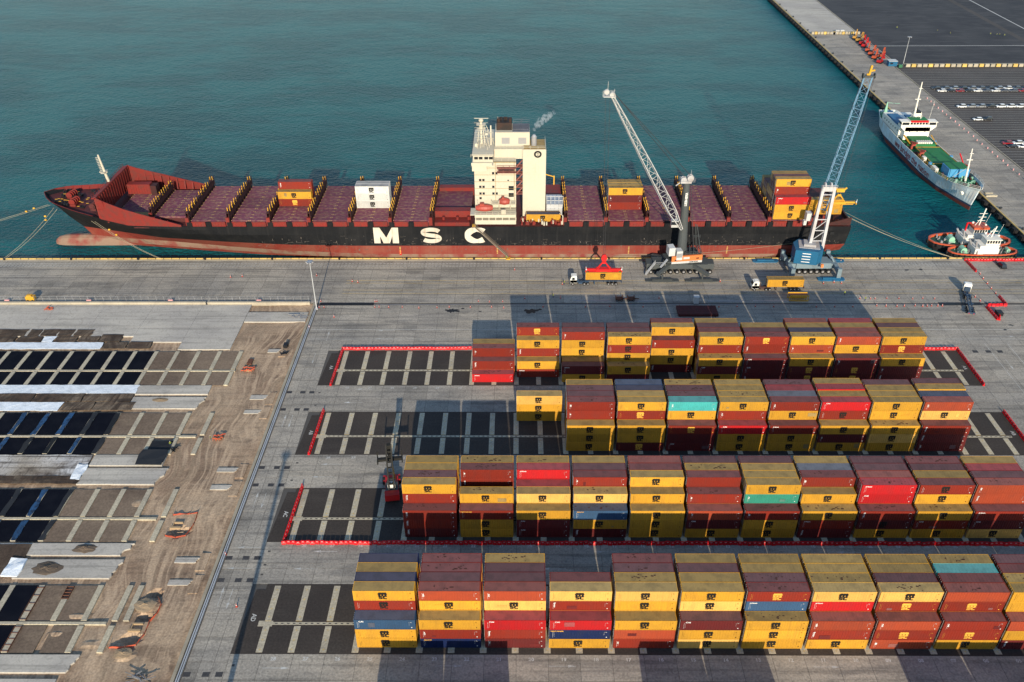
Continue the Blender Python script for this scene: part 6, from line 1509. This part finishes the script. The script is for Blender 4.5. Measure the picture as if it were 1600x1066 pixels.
used = {CAR: False, CAR2: False}
def car(x, y, a, col, lab, kind='suv'):
    p = CAR if kind == 'suv' else CAR2; m = 'car_'+col
    if used[p]: r = dup(p, (x, y, 0), a, mats={'body': m, 'roof': m})
    else:
        r = p; used[p] = True; r.location = (x, y, 0); r.rotation_euler = (0, 0, a)
        for ch in r.children:
            if ch.name.startswith(('body', 'roof')): ch.material_slots[0].link = 'OBJECT'; ch.material_slots[0].material = MATS[m]
    r['label'] = lab; return r
for i, c in enumerate('white black red black white grey white grey grey red white'.split()): car(229.6+i*4.85, 467.2, math.pi, c, '%s car, %s from left, front line of the farthest car row' % (c, ORD[i]), 'sedan')
for i, c in enumerate('black grey silver black silver grey black silver white grey black'.split()): car(228.2+i*4.85, 471.0, math.pi, c, '%s car, %s from left, back line of the farthest car row' % (c, ORD[i]))
for i, c in enumerate('white silver silver black white white white white'.split()): car(229.3+i*5.05, 441.3, math.pi, c, '%s car, %s from left in the middle car row' % (c, ORD[i]))
car(229.2, 422, math.pi, 'white', 'lone white car at the left of a black one', 'sedan'); car(234.2, 422, math.pi, 'black', 'lone black car at the right of a white one')
for i, c in enumerate('red white white'.split()): car(228.6+i*4.9, 389.4, math.pi, c, '%s car, %s from left, back line of the nearest car group' % (c, ORD[i]))
for i, c in enumerate('black white grey'.split()): car(228.9+i*4.9, 385.2, math.pi, c, '%s car, %s from left, front line of the nearest car group' % (c, ORD[i]), 'sedan')
car(171.1, 270.9, R_(93), 'black', 'black car parked inside the red barriers near the tugboats')
mb = MB(); mb.box(154.6, 156.4, 237.6, 239.8, .1, 1.3); mb.build('utility_cart', 'black', label='small dark cart behind the lower tip of the red barriers', cat='cart')

# ================================================================ WHITE CARGO SHIP
paint('s2_white', (.46, .55, .60), .5, amt=.3, streak=.45, dirt=(.33, .22, .13)); paint('s2_blue', (.012, .04, .09), .5, amt=.3); paint('s2_red', (.12, .028, .022), .6, amt=.4, streak=.3)
paint('s2_green', (.018, .15, .05), .7, amt=.2); paint('s2_white2', (.66, .63, .56), .5, amt=.1, streak=.1); paint('s2_letter', (.30, .012, .02), .5); paint('s2_deckblue', (.03, .12, .24), .6, amt=.3)
S2 = root('cargo_ship', (182.6, 370, ZW), 'white cargo ship with green deck moored at the far berth', 'cargo ship')
def z2(s): # s = distance from the bow
    P = [(0, 8.6), (12, 6.6), (26, 5.2), (60, 4.6), (96, 5.6), (110, 6)]
    for (a, b), (c, d) in zip(P, P[1:]):
        if s <= c: return b+(d-b)*max(0, s-a)/(c-a)
    return 6
l2 = [(-7, 6, 92, [(6, .1), (20, 4.5), (40, 6.6), (80, 5.5), (92, .3)]), (-2.2, 4.2, 99, [(4.2, .15), (12, 2.4), (24, 5.6), (40, 7.3), (80, 7.2), (94, 4), (99, 1)]),
      (-.6, 3.9, 101, [(3.9, .15), (12, 2.8), (24, 6), (38, 7.4), (82, 7.3), (95, 5), (101, 2)]), (.2, 3.7, 101.4, [(3.7, .2), (12, 3), (24, 6.2), (38, 7.5), (84, 7.4), (96, 5.2), (101.4, 2.6)]),
      (lambda s: z2(s)-1, 1.2, 102.4, [(1.2, .3), (5, 2.8), (12, 5.4), (22, 7.1), (34, 7.6), (84, 7.6), (94, 6.6), (102.4, 3.6)]), (z2, 0, 102.6, [(0, .4), (5, 3.4), (12, 5.9), (22, 7.3), (34, 7.6), (84, 7.6), (94, 6.8), (102.6, 4)])]
h2, rw2 = loft(l2, 46); h2.m = [{0: 0, 1: 0, 2: 1}.get(m, 2) for m in h2.m]
xf(h2, lambda p: (182.6+p.y, 318.2+p.x, p.z)); h2.f = [f[::-1] for f in h2.f]; h2.build('hull', ['s2_red', 's2_blue', 's2_white'], S2)
def S2w(s, w, z): return (182.6+w, 318.2+s, z)
mb = MB(); A = [(x, h, z) for x, h, z in rw2[-2]]; vs = [S2w(x, -max(0, h-.1), z+.05) for x, h, z in A]+[S2w(x, max(0, h-.1), z+.05) for x, h, z in A]; k = len(A)
mb.add(vs, [(i, i+1, k+i+1, k+i)[::-1] for i in range(k-1)]); mb.build('main_deck', 's2_green', S2)
mb = MB(); A = rw2[-1]
for s_ in (-1, 1):
    pts = [S2w(x, s_*h, z) for x, h, z in A]
    for p, q_ in zip(pts, pts[1:]): mb.bar(p, q_, .2, .12)
    mb.rail([pts[i] for i in range(0, 20, 2)], w=.1); 
mb.build('bulwark_rail', 's2_white2', S2)
# red lettering on the side facing the water
mb = MB(); v, f = text_geo('we bridge the nation', 3.6, .02); xs = [a for a, b in v]; L0 = max(xs)-min(xs)
mb.add([(182.6-7.66, 0, 0)]*0, []); s0, s1 = 68.5, 29
mb.add([(182.6-7.64-.03, 318.2+s0-(a-min(xs))/L0*(s0-s1), 2.1+b*1.15) for a, b in v], f); mb.build('hull_lettering', 's2_letter', S2)
mb = MB(); mb.cyl(S2w(6.5, -3.4, 4.3), S2w(6.3, -4.2, 4.1), .8, n=10); mb.build('anchor', 's2_white2', S2)
# bridge block (faces the bow, towards the camera)
mb = MB(); mb.box(176.9, 188.3, 384, 389, 4.2, 10.2); mb.prism([(176.9, 8.2), (188.3, 8.2), (190.6, 10.2), (174.6, 10.2)], 384.0, 387, axis='y'); mb.box(174.6, 190.6, 383.7, 387.5, 10.2, 11.2); mb.box(175.8, 188.8, 387.5, 409, 4.2, 8.6)
for x in (174.7, 178.2, 187.0, 190.3): mb.box(x, x+.25, 383.8, 384.0, 11.2, 12.6)
mb.box(174.3, 178.6, 383.4, 387.6, 12.6, 12.8); mb.box(186.6, 190.9, 383.4, 387.6, 12.6, 12.8); mb.box(178.4, 186.8, 384, 389, 11.2, 13.2)
mb.build('bridge', 's2_white2', S2)
mb = MB(); mb.box(178.5, 186.7, 383.85, 384, 12.4, 13.3); mb.build('red_band', 'barrier_red', S2)
mb = MB()
for i in range(6): mb.box(178.7+i*1.36, 179.75+i*1.36, 383.9, 384, 11.4, 12.3)
mb.box(174.9, 178, 384.0, 387.3, 11.3, 12.4); mb.box(187.3, 190.2, 384.0, 387.3, 11.3, 12.4)
for x in (179, 182.4, 186): 
    for z in (7.9, 5.6): mb.box(x, x+.4, 383.94, 384, z, z+.5)
for i in range(7): mb.box(175.74, 175.8, 389+i*2.7, 389.8+i*2.7, 6.6, 7.2)
mb.build('windows', 'glass_dark', S2)
mb = MB(); mb.box(178.6, 186.6, 384.2, 388.8, 13.2, 13.3); mb.box(176.4, 188.4, 389, 396, 8.6, 8.7); mb.build('bridge_roof', 's2_green', S2)
mb = MB(); mb.box(176.2, 181, 392, 405, 8.6, 9.4); mb.box(182, 188.4, 390, 400, 10, 10.6); mb.box(178.5, 181.5, 410, 414, 6, 8); mb.build('deckhouse_roof', 's2_deckblue', S2)
mb = MB(); mb.box(184.6, 187, 394, 397, 8.7, 13.2); mb.build('funnel', 's2_white2', S2); mb = MB(); mb.box(184.6, 187, 394, 397, 13.2, 14); mb.cyl((185.3, 395.5, 14), (185.3, 395.5, 15.4), .4, n=8); mb.build('funnel_top', 'black', S2)
mb = MB(); mb.cyl((182.2, 390, 13.2), (182, 390.2, 29), .5, .22, 8); mb.box(180.8, 183.4, 390, 390.2, 21, 21.3); mb.box(181.3, 183, 390, 390.2, 26, 26.2); mb.bar((188.5, 388, 12.8), (188.8, 388, 21), .08)
for i in range(10): x = 178.8+rc.random()*7.5; mb.bar((x, 386+rc.random()*3, 13.3), (x, 387, 14.2+rc.random()*2.2), .14)
mb.build('main_mast', 's2_white2', S2)
mb = MB(); mb.cyl((183.2, 332.6, 6), (182.6, 333.4, 19.6), .45, .2, 8); mb.bar((183, 332.8, 12), (180, 338, 5), .16); mb.box(181.4, 184, 333, 333.2, 14.8, 15.1); mb.box(182, 183.6, 333, 333.2, 17.5, 17.7); mb.build('foremast', 's2_white2', S2)
mb = MB(); mb.cyl((177.6, 411, 6), (177.6, 411, 13), 1.2, .15, 6); mb.bar((177.6, 411, 12.6), (184, 411.5, 12.0), .15); mb.build('aft_derrick', paint('s2_palegreen', (.22, .42, .30)), S2)
mb = MB(); mb.box(177.6, 188.6, 352, 371, 4.3, 5.6); mb.box(178.4, 187.4, 373, 383.6, 4.4, 6.2); mb.box(179.2, 187.2, 339, 346.5, 5, 8.6); mb.build('hatch_cover', 's2_green', S2)
mb = MB(); 
for x in (177.5, 188.5): mb.box(x, x+.2, 351.8, 371.2, 5.5, 5.75)
for y in (351.8, 371): mb.box(177.5, 188.7, y, y+.2, 5.5, 5.75)
mb.bar((176.6, 383, 6.8), (177, 376, 5.4), .7, .2); mb.bar((189, 383, 6.8), (188.6, 375, 5.4), .5, .2); mb.rail([S2w(x, -7.2, z2(x)) for x in (14, 20, 26, 32, 38, 44)], w=.12); mb.build('yellow_trim', 'ship_yellow', S2)
mb = MB(); mb.box(179.2, 187.2, 338.6, 339, 5, 8.5); mb.box(178.8, 179.2, 339, 346, 5, 8.4); mb.cyl((176.6, 352, 4.6), (176.6, 352, 6.2), .8, n=8); mb.cyl((189, 360, 4.6), (189, 360, 6), .7, n=8); mb.cyl((189, 378, 4.6), (189, 378, 6), .7, n=8); mb.build('blue_housing', paint('s2_lightblue', (.06, .25, .45)), S2)
mb = MB()
for i in range(7): mb.cyl((179.9+i*.95, 373.6, 6.6), (179.9+i*.95, 376.2, 6.6), .45, n=8)
for i in range(5): mb.cyl((179+i*1.3, 371.6, 5.2), (179.9+i*1.3, 371.6, 5.2), .35, n=8)
mb.box(175.9, 177.4, 345, 349, 4.7, 6.2); mb.box(175.6, 177, 356.8, 359, 4.6, 6.4); mb.build('life_raft', 's2_white2', S2)
for i, (x, y) in enumerate(((176.4, 372), (176.4, 362.6), (188.2, 346))):
    mb = MB(); mb.cyl((x, y, 4.5), (x, y, 7), .45, n=8); mb.bar((x, y, 7), (x+.6, y-2.8, 8.2), .45, .5); mb.bar((x+.6, y-2.8, 8.2), (x-.4, y+1.4, 7.4), .4, .5); mb.bar((x-1, y-1.8, 6.8), (x+1, y-1, 6.8), .6, .6)
    if i == 2: mb.bar((x, y, 7), (x-1.2, y+4, 11), .35)
    mb.build('deck_crane', 'boat_orange' if i < 2 else 'barrier_red', S2)
mb = MB()
for i in range(60):
    s_ = rc.uniform(5, 98); z = z2(s_)-1; hb_ = 7.1 if s_ > 22 else 2+s_*.22; w = rc.choice([-1, 1])*rc.uniform(hb_*.78, hb_*.95) if 28 < s_ < 66 else rc.uniform(-hb_*.9, hb_*.9)
    if 62 < s_ < 92 and abs(w) < 6.4: continue
    a = rc.uniform(.3, .9); p = S2w(s_, w, z); mb.box(p[0]-a/2, p[0]+a/2, p[1]-a, p[1]+a, z, z+rc.uniform(.5, 1.6))
mb.build('deck_gear', 'deck_maroon', S2, kind='stuff')
mb = MB()
for i in range(26):
    s_ = rc.choice([rc.uniform(5, 22), rc.uniform(88, 99)]); z = z2(s_)-1; p = S2w(s_, rc.uniform(-1, 1)*(2+min(4, s_*.2)), z); mb.cyl(p, (p[0], p[1], z+1), rc.uniform(.2, .6), n=8)
mb.build('winch', 's2_palegreen', S2)
# ================================================================ TUGBOATS
paint('tug_orange', (.42, .075, .03), .45, amt=.2); paint('tug_black', (.012, .012, .014), .7); paint('tug_deck', (.02, .075, .05), .7, amt=.4)
def tug(x0, x1, cy, hb_, label, full=True):
    L_ = x1-x0; r = root('tugboat', ((x0+x1)/2, cy, ZW), label, 'tugboat'); cx = (x0+x1)/2
    def plan(t, w): # rounded ends
        return w*(1-abs(2*t-1)**3.2)**.5
    N = 30; rings = []
    for z, k_, w in ((-4, .86, hb_*.8), (ZW, .95, hb_*.95), (-.6, 1, hb_), (.7, 1, hb_)):
        rings.append([(cx+(t/N-.5)*L_*k_, cy-plan(t/N, w), z) for t in range(N+1)]+[(cx+(t/N-.5)*L_*k_, cy+plan(t/N, w), z) for t in range(N-1, 0, -1)])
    n = len(rings[0]); mb = MB()
    for a, b in zip(rings, rings[1:]): mb.add(a+b, [(i, (i+1) % n, n+(i+1) % n, n+i) for i in range(n)])
    mb.build('hull', 'tug_black', r)
    mb = MB(); o = rings[-1]
    for sc_, z0, z1 in ((1, .7, 1.1),):
        inn = [(cx+(p[0]-cx)*.955, cy+(p[1]-cy)*.88, z1) for p in o]; out = [(p[0], p[1], z1) for p in o]
        mb.add([(p[0], p[1], z0) for p in o]+out+inn+[(p[0], p[1], z0-.8) for p in inn], [(i, (i+1) % n, n+(i+1) % n, n+i) for i in range(n)]+[(n+i, n+(i+1) % n, 2*n+(i+1) % n, 2*n+i) for i in range(n)]+[(2*n+i, 2*n+(i+1) % n, 3*n+(i+1) % n, 3*n+i) for i in range(n)])
    mb.build('bulwark', 'tug_orange', r)
    mb = MB(); mb.add([(cx+(p[0]-cx)*.95, cy+(p[1]-cy)*.9, .3) for p in o], [tuple(range(n))]); mb.build('deck', 'tug_deck', r)
    ty = MB()
    for i in range(0, n, 2):
        p = Vector(o[i]); d = (p-Vector((cx, cy, p.z))).normalized(); ty.cyl(p+Vector((0, 0, -.5))+d*.0, p+Vector((0, 0, -.5))+d*.45, .62, n=8)
    ty.build('tyre_fender', 'rubber', r)
    hx = cx+L_*.04
    mb = MB(); mb.box(hx-5.2, hx+3.4, cy-2.9, cy+2.9, .3, 2.9); mb.box(hx-3.6, hx+3.2, cy-2.6, cy+2.6, 2.9, 4.0); mb.prism([(hx-1.6, 4), (hx+3.6, 4), (hx+3.4, 6.0), (hx-1.4, 6.0)], cy-2.0, cy+2.0, axis='y'); mb.cyl((hx-4.6, cy-3.1, 1.7), (hx-2.6, cy-3.1, 1.7), .8, n=10); mb.build('wheelhouse', 's2_white2', r)
    mb = MB()
    for i in range(5): mb.box(hx-1.3+i*.96, hx-.6+i*.96, cy-2.04, cy-1.96, 4.7, 5.8)
    for i in range(3): mb.box(hx+3.5, hx+3.58, cy-1.7+i*1.2, cy-.8+i*1.2, 4.7, 5.7)
    mb.build('windows', 'glass_dark', r)
    mb = MB(); mb.box(hx-1.9, hx+3.8, cy-2.3, cy+2.3, 6.0, 6.8 if full else 6.25); mb.build('wheelhouse_roof', 'tug_orange' if full else 's2_white2', r)
    mb = MB(); mb.bar((hx+.6, cy, 6.4), (hx+1.4, cy, 13.5 if full else 10.6), .35)
    for z in (8.6, 10, 11.4): 
        if full or z < 10: mb.box(hx-.4, hx+2.4, cy-.1, cy+.1, z, z+.15)
    mb.bar((hx-1, cy, 6.4), (hx+.9, cy, 9.8), .18); mb.bar((hx+3.4, cy+1.2, 6.4), (hx+4.4, cy+1.2, 10.8), .07); mb.ball((hx+2.6, cy-1, 7.4), .4); mb.ball((hx-1.2, cy+1, 7.4), .45); mb.build('mast', 's2_white2', r)
    mb = MB(); mb.cyl((hx-8.2, cy-1.3, 1.4), (hx-8.2, cy+1.3, 1.4), 1.1, n=12); mb.box(hx-9.4, hx-7, cy-1.7, cy+1.7, .3, 1.0); mb.cyl((hx+8, cy-1, 1.2), (hx+8, cy+1, 1.2), .7, n=10); mb.build('tow_winch', 's2_palegreen', r)
    mb = MB()
    for i in range(60): x = rc.uniform(x0+3, x1-3); y = cy+rc.uniform(-1, 1)*hb_*.65; mb.cyl((x, y, .3), (x, y, .6+rc.random()*1.2), rc.uniform(.12, .4), n=6)
    mb.bar((hx-5, cy+1, 2.9), (hx-6.4, cy+1, 5), .6); mb.bar((hx-4.4, cy-1.6, 2.9), (hx-5, cy-1.6, 5.4), .5); mb.build('deck_fittings', 'steel', r, kind='stuff')
    if full: mb = MB(); mb.bar((hx-3.0, cy+1.4, 3), (hx-3.0, cy+1.4, 7), .5); mb.bar((hx-3.0, cy+1.4, 7), (hx-.4, cy+1.4, 7.2), .35); mb.build('fire_monitor_mast', 'barrier_red', r)
    return r
tug(152.8, 183.2, 290.2, 5.5, 'larger orange and black tugboat lying outside the other at the quay corner')
tug(156.4, 181.6, 281.5, 3.9, 'smaller tugboat with white wheelhouse lying against the quay', False)
# white foam by the bow
blot('foam', -132, 279.2, 1.6, 'mark_white', ZW+.02, None, n=26, sx=1.5)['kind'] = 'stuff'
bpy.context.view_layer.update()
